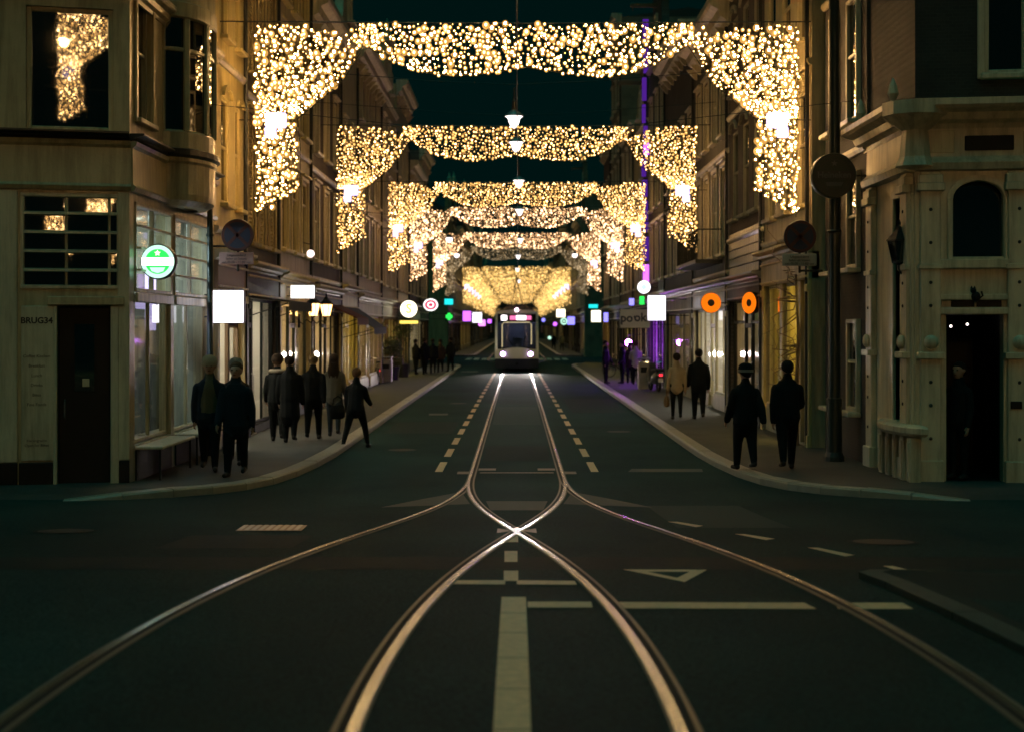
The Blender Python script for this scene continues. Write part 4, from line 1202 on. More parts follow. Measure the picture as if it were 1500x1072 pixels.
# open black doorway with a dark hall and two small lamps
mb = MB()
for q in ([(d0, .3, 0), (d0, 2.6, 0), (d0, 2.6, dt), (d0, .3, dt)], [(d1, .3, 0), (d1, 2.6, 0), (d1, 2.6, dt), (d1, .3, dt)], [(d0, 2.6, 0), (d1, 2.6, 0), (d1, 2.6, dt), (d0, 2.6, dt)], [(d0, .3, dt), (d1, .3, dt), (d1, 2.6, dt), (d0, 2.6, dt)], [(d0, .0, .1), (d1, .0, .1), (d1, 2.6, .1), (d0, 2.6, .1)]):
    mb.add(q, [(0, 1, 2, 3)])
hall = mb.build('hall', 'black_paint', rc, GF)
for (px_, py_) in ((1403, 478), (1427, 475)):
    x, z = rf(px_, py_); m2 = MB(); m2.ball((x * 1.04, .8, z), .022, 8, 5); m2.build('hall_lamp', 'lamp_white', hall)
box_part('door_step', 'kerbstone', rc, GF, d0 - .1, d1 + .1, -.35, -.0, -.02, .1)
xa, za = rf(1478, 598); xb, zb = rf(1495, 587)
box_part('letter_slot', 'black_paint', rc, GF, xa, xb, -.125, -.1, za, zb)
# iron figure over the door
cxx, cz = rf(1428, 432)
m2 = MB(); m2.ball((cxx, -.09, cz - .03), .07, 10, 6, sy=.6, sz=1.1); m2.ball((cxx - .04, -.1, cz + .06), .045, 8, 6); m2.tube([(cxx + .05, -.09, cz - .06), (cxx + .1, -.09, cz - .02), (cxx + .08, -.09, cz + .05)], .015, 6)
m2.lathe([(.02, 0), (.001, .045)], 6, (cxx - .065, -.1, cz + .09)); m2.lathe([(.02, 0), (.001, .045)], 6, (cxx - .02, -.1, cz + .09)); m2.build('door_ornament', 'black_paint', rc, GF)
# side window, bulging sill and fluted base
m2 = MB(); m2.add([(sx0, .2, .95), (sx1, .2, .95), (sx1, .2, 4.45), (sx0, .2, 4.45)], [(0, 1, 2, 3)]); so = m2.build('window', 'window_glass', rc, GS)
m2 = MB(); m2.bbox(sx0 - .08, sx0, -.05, .2, .95, 4.45); m2.bbox(sx1, sx1 + .08, -.05, .2, .95, 4.45); m2.bbox(sx0 - .08, sx1 + .08, -.05, .2, 4.45, 4.6); m2.bbox(sx0, sx1, .1, .18, 3.5, 3.56); m2.build('window_frame', 'white_paint', so)
m2 = MB(); m2.lathe([(.0, .78), (.9, .79), (1.0, .84), (1.0, .92), (.92, .95), (.0, .96)], 12, ((sx0 + sx1) / 2, .05, 0), -PI, 0, sx=1.15, sy=.38); m2.build('sill', 'white_paint', so)
for i in range(5):
    x = sx0 - .35 + (sx1 - sx0 + .7) * i / 4
    m2 = MB(); m2.bbox(x - .1, x + .1, -.16, .0, .02, .77); m2.bbox(x - .06, x + .06, -.18, -.15, .12, .7); m2.build('base_panel', 'white_paint', rc, GS)
x, z = on_face(VS, 1281, 205)
m2 = MB(); m2.lathe([(.0, 0), (.05, .0), (.03, .08), (.09, .2), (.06, .34), (.02, .42), (.0, .46)], 8); m2.build('finial', 'white_paint', rc, GS @ T(.35, -.25, 5.82))
m2 = MB(); m2.lathe([(.0, 0), (.05, .0), (.03, .08), (.09, .2), (.06, .34), (.02, .42), (.0, .46)], 8); m2.build('finial', 'white_paint', rc, GS @ T(2.4, -.25, 5.82))
# ================================================================== garlands of bulbs spanning the street
def arch_geometry(seed):
    rd = random.Random(seed)
    HW = 5.27
    strands = []
    # swags in the middle: vertical strands
    def drop(ax):
        if ax > 1.4: return .42 + .60 * (1 - ((ax - 1.4) / 1.75) ** 2)
        return 1.02 - .17 * ((1.4 - ax) / 1.4) ** 1.6
    x = -3.3
    while x < 3.31:
        d = drop(min(3.15, abs(x))) + rd.uniform(-.05, .03)
        strands.append([(x, 0, -.02), (x + rd.uniform(-.02, .02), 0, -d)])
        x += rd.uniform(.075, .105)
    for s in (-1, 1):
        n = 26
        for i in range(n):
            t = (i + rd.uniform(-.3, .3)) / (n - 1)
            t = min(1, max(0, t))
            xt = 3.2 + (HW - 3.2) * t; xm = 4.56 + (HW - 4.56) * t
            zb = -1.85 + .0 * t; za = -.36 * (1 - t) ** 3 - .02
            mid = ((xt * .5 + xm * .5) - .20 * (1 - t) ** 1.5, za * .5 + zb * .5)
            strands.append([(s * xt, 0, za), (s * mid[0], 0, mid[1] - .05), (s * xm, 0, zb)])
        n = 13
        for i in range(n):
            t = min(1, max(0, (i + rd.uniform(-.3, .3)) / (n - 1)))
            xm = 4.55 + (HW - 4.55) * t; xb = 4.46 + (HW - 4.46) * t
            zb = -3.2 - .5 * t + rd.uniform(-.12, .12)
            strands.append([(s * xm, 0, -1.9), (s * (xm * .7 + xb * .3), 0, -2.5), (s * xb, 0, zb)])
    pts = []
    for st in strands:
        L = 0; seg = []
        for a, b in zip(st[:-1], st[1:]):
            seg.append((L, math.dist(a, b), a, b)); L += math.dist(a, b)
        u = rd.uniform(.0, .12)
        while u < L:
            for (l0, l, a, b) in seg:
                if l0 <= u <= l0 + l:
                    t = (u - l0) / l
                    r = .030 + .042 * rd.random() ** 1.4
                    if rd.random() < .22: r = .02
                    pts.append((a[0] + (b[0] - a[0]) * t + rd.uniform(-.045, .045), rd.uniform(-.05, .05), a[2] + (b[2] - a[2]) * t, r)); break
            u += rd.uniform(.055, .135)
        pts.append((st[-1][0], 0, st[-1][2], .04))
    for s in (-1, 1):      # knots where swag and corner meet, and thick bundles at the lamp boxes
        for _ in range(34): pts.append((s * rd.gauss(3.12, .16), rd.uniform(-.05, .05), -abs(rd.gauss(.18, .13)) - .02, rd.uniform(.025, .06)))
        for _ in range(26): pts.append((s * rd.uniform(4.5, 5.25), rd.uniform(-.05, .05), rd.uniform(-1.75, -1.5), rd.uniform(.03, .06)))
    return strands, pts, HW

_t = (1 + 5 ** .5) / 2
ICO_V = [Vector(p).normalized() for p in ((-1, _t, 0), (1, _t, 0), (-1, -_t, 0), (1, -_t, 0), (0, -1, _t), (0, 1, _t), (0, -1, -_t), (0, 1, -_t), (_t, 0, -1), (_t, 0, 1), (-_t, 0, -1), (-_t, 0, 1))]
ICO_F = [(0, 11, 5), (0, 5, 1), (0, 1, 7), (0, 7, 10), (0, 10, 11), (1, 5, 9), (5, 11, 4), (11, 10, 2), (10, 7, 6), (7, 1, 8), (3, 9, 4), (3, 4, 2), (3, 2, 6), (3, 6, 8), (3, 8, 9), (4, 9, 5), (2, 4, 11), (6, 2, 10), (8, 6, 7), (9, 8, 1)]
def bulb_cloud(pts, material, k=1.0, core=None):
    vs = []; fs = []; mi = []
    for (x, y, z, r) in pts:
        for (q, dy, ci) in ((1.0, 0, 0), (.42, -.72, 1), (.42, .72, 1)) if core else ((1.0, 0, 0),):
            b = len(vs); vs += [(x + v.x * r * k * q, y + (v.y * q + dy) * r * k, z + v.z * r * k * q * 1.1) for v in ICO_V]; fs += [(i + b, j + b, l + b) for i, j, l in ICO_F]; mi += [ci] * 20
    me = bpy.data.meshes.new('bulb_string'); me.from_pydata(vs, [], fs); me.materials.append(MATS[material])
    if core:
        me.materials.append(MATS[core]); me.polygons.foreach_set('material_index', mi)
    me.shade_smooth()
    return me

def strand_mesh(strands):
    mb = MB()
    for st in strands: mb.tube(st, .004, 3, caps=False)
    return mb.mesh('strand', 'dark_metal')

def frame_mesh(HW):
    mb = MB()
    mb.tube([(-HW - .9, 0, .03), (-HW, 0, .02), (0, 0, -.005), (HW, 0, .02), (HW + .9, 0, .03)], .014, 5)
    for s in (-1, 1):
        mb.tube([(s * HW, 0, .02), (s * HW, 0, -3.8)], .008, 4)
        mb.tube([(s * 3.1, 0, -.35), (s * 3.6, 0, -1.14), (s * 4.48, 0, -1.88), (s * 4.42, 0, -2.4), (s * 4.43, 0, -3.2), (s * HW, 0, -3.72)], .01, 4)
        pts = []
        for i in range(15):
            ax = 3.15 * i / 14
            d = .42 + .60 * (1 - ((ax - 1.4) / 1.75) ** 2) if ax > 1.4 else 1.02 - .17 * ((1.4 - ax) / 1.4) ** 1.6
            pts.append((s * ax, 0, -d - .02))
        mb.tube(pts, .01, 4)
        mb.tube([(s * HW, 0, -1.9), (s * (HW + .35), 0, -1.9)], .01, 4)
    return mb.mesh('cable_frame', 'dark_metal')

box_m = MB(); box_m.bbox(-.28, .28, -.08, .08, -.22, .22, .04); box_m.bbox(.0, .3, -.07, .07, -.5, -.2, .03); BOXM = box_m.mesh('light_box', 'light_box')
VAR = [arch_geometry(s) for s in (3, 4, 5)]
STR = [strand_mesh(v[0]) for v in VAR]
FRM = frame_mesh(5.27)
b80 = MB(); b80.ball((0, 0, 0), 1.0, 10, 7, sz=1.1); b80.m = 1; b80.ball((0, -.72, 0), .42, 8, 5, sz=1.1); b80.ball((0, .72, 0), .42, 8, 5, sz=1.1); BULB = b80.mesh('bulb', ['bulb_warm', 'bulb_core'], smooth=True)
GAR = [(-7.0, 'over the street behind the bridge'), (27.8, 'nearest the corner cafe'), (42.0, 'between the lantern house and the balcony house'), (58.6, 'at the pale house with the potted bay tree'),
       (70.6, 'in front of the row of five glowing ones'), (90.0, 'just before the cross street'), (105.0, ''), (139, ''), (150, ''), (161, ''), (173, ''), (186, ''), (200, ''), (216, ''), (234, ''), (254, ''), (276, ''), (300, '')]
LAB = {-7.0: 'warm white light garland over the street behind the bridge crest', 27.8: 'light garland with large warm bulbs fixed to the yellow plaster house',
       42.0: 'second light garland from the corner cafe, fixed to the lantern house', 58.6: 'third light garland from the corner cafe, by the violet bar', 70.6: 'fourth light garland from the corner cafe, hung before the tram',
       90.0: 'light garland last before the cross street, hung above the tram', 105.0: 'dimly lit light garland strung above the cross street'}
clouds = {}
for gi, (Y, _) in enumerate(GAR):
    vi = gi % 3; strands, pts, HW = VAR[vi]
    far = Y > 110
    lab = LAB.get(Y, 'golden light garland in the glowing far series past the cross street')
    gr = thing('light_garland', lab, 'garland', (.19 if Y == 27.8 else (3.5 if Y < 0 else 0.0), Y, 8.42 + random.uniform(-.05, .05)), 0, 'light garlands spanning the street')
    link('cable_frame', FRM, gr)
    if Y == 27.8:
        order = sorted(range(len(pts)), key=lambda i: -pts[i][3]); singles = set(order[:300])
        for i in sorted(singles):
            x, y, z, r = pts[i]
            link('bulb', BULB, gr, T(x, y, z) @ Matrix.Diagonal((r, r, r, 1)))
        me = bulb_cloud([p for i, p in enumerate(pts) if i not in singles], 'bulb_warm', .9, 'bulb_core')
    else:
        mk = 'bulb_dim' if Y == 105.0 else ('bulb_gold' if far else ('bulb_far' if Y > 65 else 'bulb_warm'))
        kk = .66 if far else (.64 if Y > 65 else (.85 if Y < 0 else .80))
        if (vi, mk, kk) not in clouds: clouds[(vi, mk, kk)] = bulb_cloud(pts, mk, kk, ('bulb_core' if Y < 0 else 'bulb_core_mid') if mk == 'bulb_warm' else None)
        me = clouds[(vi, mk, kk)]
    bs = link('bulb_string', me, gr); bs['kind'] = 'stuff'
    if not far:
        st = link('strand', STR[vi], gr); st['kind'] = 'stuff'
    for s in (-1, 1):
        if Y == 105.0 or Y > 190: continue
        link('light_box', BOXM, gr, T(s * 4.88, -.1, -1.92) @ Matrix.Diagonal((s * .72, 1, .68, 1)))

# ================================================================== lamps hung from wires over the middle of the street
def hanging_lamp():
    root = thing('hanging_lamp', '', 'street lamp', group='lamps hung over the street')
    mb = MB(); mb.tube([(-5.9, 0, 1.25), (-2, 0, .95), (0, 0, .86), (2, 0, .95), (5.9, 0, 1.25)], .008, 4); mb.build('span_wire', 'dark_metal', root)
    mb = MB(); mb.lathe([(.02, .86), (.03, .55), (.07, .5), (.075, .32), (.09, .26)], 10); mb.build('lamp_housing', 'dark_metal', root)
    mb = MB(); mb.lathe([(.09, .26), (.16, .22), (.30, .14), (.34, .09), (.33, .08), (.15, .19), (.05, .22)], 14); mb.build('lamp_shade', 'zinc', root, smooth=True)
    mb = MB(); mb.lathe([(.30, .10), (.20, .02), (.17, -.08), (.12, -.17), (.05, -.22), (.001, -.23)], 12); mb.build('lamp_globe', 'lamp_white', root, smooth=True)
    return root
h0 = hanging_lamp()
spots = [(753, 176, 34.5, 'the first garland and the second'), (756, 213, 41.0, ''), (760, 268, 52.0, ''), (761, 310, 66.0, ''), (762, 352, 88.0, ''), (759, 376, 104, ''), (758, 395, 126, ''), (760, 412, 150, '')]
HL = ['bell shaped white street lamp hanging between the first and second garlands', 'white hanging street lamp glowing in front of the second garland', 'white hanging street lamp between the second and third garlands', 'white hanging street lamp between third and fourth garlands',
      'white hanging street lamp just before the cross street', 'white hanging street lamp above the cross street']
for i, (px, py, Y, _) in enumerate(spots):
    o = h0 if i == 0 else copy_tree(h0)
    p = at(px, py, Y); o.location = (p.x, Y, p.z)
    for ch in o.children:
        if 'wire' not in ch.name: ch.scale = (.72, .72, .9)
    o['label'] = HL[i] if i < len(HL) else 'small white hanging lamp seen against the far golden garlands'
# overhead contact wire with span wires
cw = thing('contact_wire', 'thin overhead tram contact wire above the middle of the track', 'wire', (0, 0, 0))
mb = MB(); mb.tube([(0, -20, 5.75), (0, 20, 5.7), (.05, 60, 5.65), (0, 100, 5.6), (0, 300, 5.6)], .008, 5); mb.build('conductor', 'dark_metal', cw)
for Y in (24.5, 47, 74):
    mb = MB(); mb.tube([(-5.8, Y, 6.35), (0, Y, 5.72), (5.75, Y, 6.35)], .006, 4); mb.build('span_wire', 'dark_metal', cw)
# bracket lamps on the far facades
def wall_lamp(label, p, s):
    r = thing('wall_lamp', label, 'wall lamp', p, 0, 'violet white lamps on the far facades')
    m = MB(); m.tube([(s * 1.6, 0, .55), (s * .6, 0, .5), (s * .1, 0, .42), (0, 0, .25)], .025, 6); m.build('bracket', 'dark_metal', r)
    m = MB(); m.lathe([(.02, .3), (.12, .26), (.22, .14), (.2, .12)], 12); m.build('lamp_cap', 'dark_metal', r)
    m = MB(); m.ball((0, 0, .05), .19, 12, 8); m.build('lamp_globe', 'lamp_white', r, smooth=True)
for (px, py, Y, s, l) in ((658, 352, 80, -1, 'round white wall lamp on the west facade before the cross street'), (669, 375, 100, -1, 'round white lamp at the west corner of the cross street'), (842, 375, 100, 1, 'round white lamp at the east corner of the cross street')):
    wall_lamp(l, tuple(at(px, py, Y)), s)
# ================================================================== signs
emit('sign_green', (.03, .9, .10), 0.99)
emit('sign_mint', (.55, 1.0, .75), 0.93)
emit('sign_orange', (1.0, .17, .004), 0.85)
emit('sign_blue', (.25, .22, 1.0), 1.36)
emit('sign_cyan', (.02, .85, .85), 0.81)
emit('sign_red', (.9, .06, .16), 0.62)
emit('sign_pink', (1.0, .12, .45), 0.62)
emit('sign_violet', (.55, .12, 1.0), 1.55)
emit('sign_yellow', (1.0, .72, .12), 1.12)
emit('sign_purple_led', (.16, .03, .55), 0.30)
emit('sign_magenta', (.9, .25, 1.0), 1.49)
mat('sign_dark', (.02, .02, .022), .4)
mat('sign_grey', (.45, .40, .33), .5)
mat('sign_darkgreen', (.006, .022, .014), .35)
mat('sign_grey_letter', (.08, .085, .075), .5)
mat('sign_blue_paint', (.010, .018, .05), .55)
mat('sign_red_paint', (.07, .012, .010), .55)
mat('sign_pink_plate', (.45, .25, .22), .6)

def bracket(parent, x0, x1, z=0.0, r=.018, y=0.0):
    mb = MB(); mb.tube([(x0, y, z), (x1, y, z)], r, 6); return mb.build('bracket', 'dark_metal', parent)

def round_sign(name, label, p, r, wall_dx, layers, rim='dark_metal', thick=.16, cat='sign', group=None):
    """double sided disc sign facing the camera side; layers = [(material, outer, inner)]"""
    o = thing(name, label, cat, p, 0, group)
    mb = MB(); mb.lathe([(r * .97, -thick / 2), (r, -thick / 2 + .02), (r, thick / 2 - .02), (r * .97, thick / 2)], 32); mb.xf(RX(R(90))); mb.build('casing', rim, o, smooth=True)
    for k, (m_, ro, ri) in enumerate(layers):
        mb = MB(); n = 36
        y = -thick / 2 - .003 - k * .003
        vo = [(ro * r * math.cos(2 * PI * i / n), y, ro * r * math.sin(2 * PI * i / n)) for i in range(n)]
        if ri > 0:
            vi = [(ri * r * math.cos(2 * PI * i / n), y, ri * r * math.sin(2 * PI * i / n)) for i in range(n)]
            mb.add(vo + vi, [(i, (i + 1) % n, n + (i + 1) % n, n + i) for i in range(n)])
        else:
            mb.add(vo, [tuple(range(n))])
        mb.build('sign_face', m_, o)
    if wall_dx:
        bracket(o, math.copysign(r * .97, wall_dx), wall_dx)
    return o

def star(mb, cx_, cz_, r, y):
    pts = [(cx_ + (r if i % 2 == 0 else r * .42) * math.sin(PI * i / 5), cz_ + (r if i % 2 == 0 else r * .42) * math.cos(PI * i / 5)) for i in range(10)]
    mb.add([(x, y, z) for x, z in pts], [tuple(range(10))])

# lit round beer sign on the corner cafe
p = at(233, 384, 22.0); r = .275
o = round_sign('beer_sign', 'lit green and white round beer sign on the corner cafe', p, r, -.27, [('sign_mint', .93, .0), ('sign_green', .70, .0)])
y = -.098
mb = MB(); mb.box(-.245, .245, y - .004, y, -.062, .062); mb.build('name_band', 'sign_white', o)
lettering('Heineken', .1, 'sign_mint', o, T(0, y - .006, 0), bold=.002)
mb = MB(); star(mb, 0, .13, .05, y - .002); mb.build('star', 'sign_cream', o)
mb = MB(); mb.prism([(-.12, -.09), (.12, -.09), (.09, -.15), (.0, -.18), (-.09, -.15)], y - .004, y); mb.build('scroll', 'sign_mint', o)
# unlit round beer sign on the black brick house
p = at(1220, 258, 24.4)
o = round_sign('beer_sign', 'unlit dark round beer sign hanging before the black brick house', p, .385, .62, [('sign_darkgreen', .96, .0), ('sign_dark', .90, .86), ('sign_dark', .72, .69)], rim='sign_darkgreen', thick=.2)
y = -.115
mb = MB(); mb.box(-.31, .31, y - .004, y, -.07, .07); mb.build('name_band', 'sign_dark', o)
lettering('Heineken', .15, 'sign_grey_letter', o, T(0, y - .007, 0), bold=.003)
mb = MB(); star(mb, 0, .2, .06, y - .002); mb.build('star', 'sign_grey_letter', o)
mb = MB(); mb.prism([(-.15, -.12), (.15, -.12), (.12, -.19), (-.12, -.19)], y - .003, y); mb.build('scroll', 'sign_grey_letter', o)

def box_sign(name, label, x0, y0, x1, y1, Y, wall, face='sign_white', thick=.16, casing='dark_metal', text=None, tmat=None, tsize=None, group=None, rim=.012):
    a = at(x0, y1, Y); b = at(x1, y0, Y)
    c = ((a.x + b.x) / 2, Y, a.z)
    w, h = b.x - a.x, b.z - a.z
    o = thing(name, label, 'sign', c, 0, group)
    mb = MB(); mb.bbox(-w / 2, w / 2, -thick / 2, thick / 2, 0, h, .02); mb.build('casing', casing, o)
    for s in (-1, 1):
        mb = MB(); mb.bbox(-w / 2 + rim, w / 2 - rim, s * (thick / 2 + .006) - .004, s * (thick / 2 + .006) + .004, rim, h - rim, .003); mb.build('sign_face', face, o)
    dx = wall - c[0]
    if abs(dx) > w / 2:
        bracket(o, math.copysign(w / 2, dx), dx, h * .85); bracket(o, math.copysign(w / 2, dx), dx, h * .2)
    if text:
        lettering(text, tsize, tmat, o, T(0, -thick / 2 - .014, h * .52), bold=.004)
    return o, w, h

emit('sign_bright', (.94, .90, 1.0), 1.5)
box_sign('light_box_sign', 'large blank white light box sign at the end of the corner cafe', 307, 425, 359, 474, 26.4, -LX, 'sign_bright')
box_sign('light_box_sign', 'small flat white light box sign on the gilded house', 426, 418, 462, 438, 35.4, -LX, 'sign_white')
box_sign('light_box_sign', 'tall glaring white light box sign over the east pavement', 948, 433, 975, 470, 47.5, RXF, 'sign_bright')
# grey sign of the bowl shop with its lettering
o, w, h = box_sign('shop_sign', 'grey shop sign with dark lettering beside the glaring white light box', 908, 453, 952, 481, 50.5, RXF, 'sign_grey')
mat('sign_letter', (.03, .03, .035), .5)
lettering('po', .42, 'sign_letter', o, T(-.30, -.10, h * .52), bold=.012); lettering('·', .42, 'sign_letter', o, T(-.02, -.10, h * .56), bold=.012); lettering('oké', .42, 'sign_letter', o, T(.28, -.10, h * .55), bold=.012)
# orange ring signs
p = at(1041, 444, 37.5)
round_sign('ring_sign', 'round orange ring sign standing out from the tile house', p, .27, .66, [('sign_orange', .97, .0), ('sign_dark', .34, .0)])
p = at(1100, 444, 33.6)
o = round_sign('ring_sign', 'round orange ring sign set obliquely against the front of the tile house', (RXF - .2, p.y, p.z), .26, None, [('sign_orange', .97, .0), ('sign_dark', .34, .0)])
o.rotation_euler.z = R(-58); mb = MB(); mb.tube([(0, .08, 0), (.06, .17, 0)], .02, 6); mb.build('bracket', 'dark_metal', o)
# mixed signs further off
p = at(943, 421, 58); round_sign('disc_sign', 'round white sign with green ring above the violet bar', p, .27, RXF - p.x, [('sign_white', .97, .0), ('sign_mint', .80, .62), ('sign_mint', .4, .0)])
p = at(599, 453, 66); o = round_sign('disc_sign', 'round cream lit sign with letter S above a yellow light bar', p, .40, -LX - p.x, [('sign_cream', .97, .0)])
lettering('S', .6, 'sign_yellow', o, T(0, -.105, 0), bold=.02)
mb = MB(); mb.bbox(-.42, .42, -.06, .06, -.68, -.54); mb.build('light_bar', 'sign_yellow', o)
p = at(631, 447, 82); o = round_sign('oval_sign', 'oval red and white lit sign on the west row', p, .38, -LX - p.x, [('sign_white', .97, .0), ('sign_red', .8, .45), ('sign_red', .3, .0)])
o.scale = (1.12, 1, .95)
box_sign('light_box_sign', 'thin cyan lit sign on the west row', 651, 438, 664, 447, 92, -LX, 'sign_cyan')
o, w, h = box_sign('light_box_sign', 'green lit cross sign of a chemist on the west row', 652, 458, 664, 470, 92, -LX, 'sign_dark')
mb = MB(); mb.box(-w * .4, w * .4, -.1, -.095, h * .3, h * .7); mb.box(-w * .18, w * .18, -.101, -.094, h * .08, h * .92); mb.build('cross', 'sign_green', o)
FAR_S = [(678, 456, 690, 471, 126, 'sign_violet', 'violet white light box sign, larger one past the cross street'), (692, 458, 706, 473, 132, 'sign_bright', 'white light box sign below the golden garlands, west row'),
         (701, 469, 711, 478, 140, 'sign_magenta', 'magenta lit sign low on the west row past the cross street'), (714, 468, 720, 474, 152, 'sign_violet', 'tiny violet lit sign beside the tram'),
         (815, 453, 828, 465, 128, 'sign_cream', 'cream square lit sign on the east row past the cross street'), (831, 464, 842, 476, 124, 'sign_blue', 'blue lit box sign at the east corner of the cross street'),
         (866, 455, 880, 472, 84, 'sign_cream', 'cream lit sign with dark bird shape on the east row'), (884, 458, 891, 472, 82, 'sign_blue', 'narrow blue lit sign beside the bird sign'),
         (862, 446, 876, 452, 86, 'sign_cyan', 'cyan lettering sign over the bird sign'), (921, 437, 929, 448, 60, 'sign_blue', 'small blue lit sign above the grey shop sign'), (936, 434, 944, 447, 57, 'sign_green', 'small green lit sign behind the white light box')]
for (x0, y0, x1, y1, Y, m_, l) in FAR_S:
    box_sign('light_box_sign', l, x0, y0, x1, y1, Y, -LX if x1 < VPX else RXF, m_)
p = at(826, 471, 126); round_sign('disc_sign', 'round teal lit sign at the east corner of the cross street', p, .32, RXF - p.x, [('sign_mint', .95, .6), ('sign_mint', .3, .0)])
for (px, py, Y, m_, l) in ((796, 469, 150, 'sign_blue', 'tiny blue globe light east of the tram'), (813, 475, 140, 'sign_violet', 'tiny violet globe light east of the tram'), (805, 495, 170, 'sign_mint', 'tiny mint globe light low beyond the tram')):
    p = at(px, py, Y); round_sign('globe_light', l, p, .2, RXF - p.x, [(m_, .97, .0)], cat='light')
# tall violet light column on the east row
p0 = at(946, 420, 62); p1 = at(946, 40, 62)
o = thing('violet_light_column', 'tall vertical violet lit banner column on the bar house', 'light column', (p0.x, 62, p0.z))
H_ = p1.z - p0.z
mb = MB(); mb.bbox(-.1, .1, -.06, .06, 0, H_); mb.build('mast', 'sign_dark', o)
k = 0; z = .1
rdv = random.Random(5)
while z < H_ - .3:
    hh = rdv.uniform(.5, 1.3); x0 = rdv.uniform(-.2, -.1)
    mb = MB(); mb.bbox(x0, x0 + rdv.uniform(.18, .3), -.09 - .003 * (k % 3), -.07, z, z + hh * .85); mb.build('light_strip', 'sign_purple_led' if k % 6 else 'sign_violet', o); z += hh; k += 1
for z in (1.5, H_ * .5, H_ - .5): bracket(o, .1, RXF - p0.x, z)
# ================================================================== round no-stopping signs on the two wire poles
def pole(name, label, x, Y, h, r):
    o = thing(name, label, 'pole', (x, Y, g(Y) + .11), 0, 'wire poles at the facades')
    mb = MB(); mb.tube([(0, 0, 0), (0, 0, 1.1), (0, 0, 1.12), (0, 0, h)], [r * 1.25, r * 1.25, r, r * .8], 14); mb.build('shaft', 'green_black', o, smooth=True)
    mb = MB(); mb.lathe([(r * 1.6, 0), (r * 1.6, .08), (r * 1.3, .16)], 14); mb.build('foot', 'green_black', o)
    mb = MB(); mb.lathe([(r * 1.05, 0), (r * 1.2, .03), (r * 1.05, .06)], 14, (0, 0, 4.0)); mb.build('collar', 'green_black', o)
    return o
pole('wire_pole', 'slim dark pole against the corner cafe carrying a no-stopping sign', -5.62, 26.05, 7.6, .06)
pole('wire_pole', 'thick black pole before the black brick house', 5.58, 25.0, 12.5, .11)
def nostop(label, px, py, Y, wall, plate, arm_z):
    p = at(px, py, Y)
    o = round_sign('no_stopping_sign', label, p, .30, None, [('sign_red_paint', .97, .0), ('sign_blue_paint', .80, .0)], rim='dark_metal', thick=.04, group='no-stopping signs')
    for a in (45, -45):
        mb = MB(); mb.box(-.24, .24, -.032, -.029, -.03, .03); mb.xf(RY(R(a))); mb.build('diagonal_bar', 'sign_red_paint', o)
    mb = MB(); mb.bbox(-.33, .30, -.03, .0, -.535, -.315, .01); pl = mb.build('plate', plate, o)
    for i, t_ in enumerate(('Uitgezonderd', 'laden en lossen', 'van 05:00 - 11:00 uur')):
        lettering(t_, .062, 'sign_letter', pl, T(-.015, -.034, -.37 - i * .063))
    bracket(o, 0, wall - p.x, arm_z, .022, y=.045)
    mb = MB(); mb.tube([(0, .045, -.66), (0, .045, .2)], .022, 8); mb.build('stem', 'dark_metal', o)
    return o
nostop('dark round no-stopping sign on the slim pole of the corner cafe', 348, 345, 26.05, -5.62, 'sign_pink_plate', -.2)
nostop('dark round no-stopping sign on an arm of the thick black pole', 1172, 347, 25.9, 5.58, 'sign_grey', -.62)
# ================================================================== lanterns
def lantern(label, p, wall, lit, group=None, s=1.0):
    o = thing('wall_lantern', label, 'lantern', p, 0, group); o.scale = (s, s, s)
    dx = (wall - p[0]) / s
    mb = MB(); mb.tube([(dx, 0, -.12), (dx * .75, 0, -.2), (dx * .45, 0, -.08), (dx * .2, 0, -.16), (0, 0, -.1), (0, 0, 0)], .02, 6); mb.box(dx - .03, dx + .03, -.05, .05, -.3, .06); mb.build('bracket', 'black_paint', o)
    mb = MB(); mb.lathe([(.10, .02), (.17, .34)], 6); mb.build('lantern_glass', 'lamp_warm' if lit else 'window_glass', o)
    mb = MB(); mb.lathe([(.03, -.02), (.11, .0), (.11, .02)], 6); mb.lathe([(.20, .34), (.20, .36), (.06, .5), (.05, .55), (.02, .58), (.03, .62), (.005, .68)], 6); mb.build('lantern_cap', 'black_paint', o)
    for i in range(6):
        a = 2 * PI * i / 6
        m2 = MB(); m2.tube([(.105 * math.cos(a), .105 * math.sin(a), .01), (.178 * math.cos(a), .178 * math.sin(a), .35)], .008, 4); m2.build('rib', 'black_paint', o)
    return o
p = at(1317, 386, 22.0); lantern('unlit black wall lantern on the white corner shop', tuple(p), 6.06, False)
p = at(459, 464, 37.9); lantern('lit amber wall lantern on the gilded house past the flat white sign', tuple(p), -LX, True, 'amber wall lanterns of the west row')
p = at(478, 464, 40.6); lantern('lit amber wall lantern on the lantern house, beside the maroon awning', tuple(p), -LX, True, 'amber wall lanterns of the west row')
# small globe lamp under the first garland
p = at(455, 372, 38.5); o = thing('globe_lamp', 'small round pinkish globe lamp on the gilded house', 'lamp', tuple(p))
mb = MB(); mb.ball((0, 0, 0), .1, 12, 8); mb.build('globe', 'lamp_white', o, smooth=True); mb = MB(); mb.tube([(0, 0, .1), (0, 0, .25), (-LX - p.x, 0, .3)], .015, 6); mb.build('bracket', 'dark_metal', o)
# street lamps of the street behind the photographer (mirrored in the cafe windows)
emit('lamp_sodium', (1.0, .56, .18), 400)
for (x, Y, l) in ((-1.3, -8.5, 'warm globe lamp hung over the bridge, west side'), (4.2, -7, 'warm globe lamp hung over the bridge, east side')):
    o = copy_tree(h0); o.location = (x, Y, 7.4); o['label'] = l
    for ch in o.children:
        if ch.name.startswith('lamp_globe'):
            ch.data = ch.data.copy(); ch.data.materials.clear(); ch.data.materials.append(MATS['lamp_sodium'])
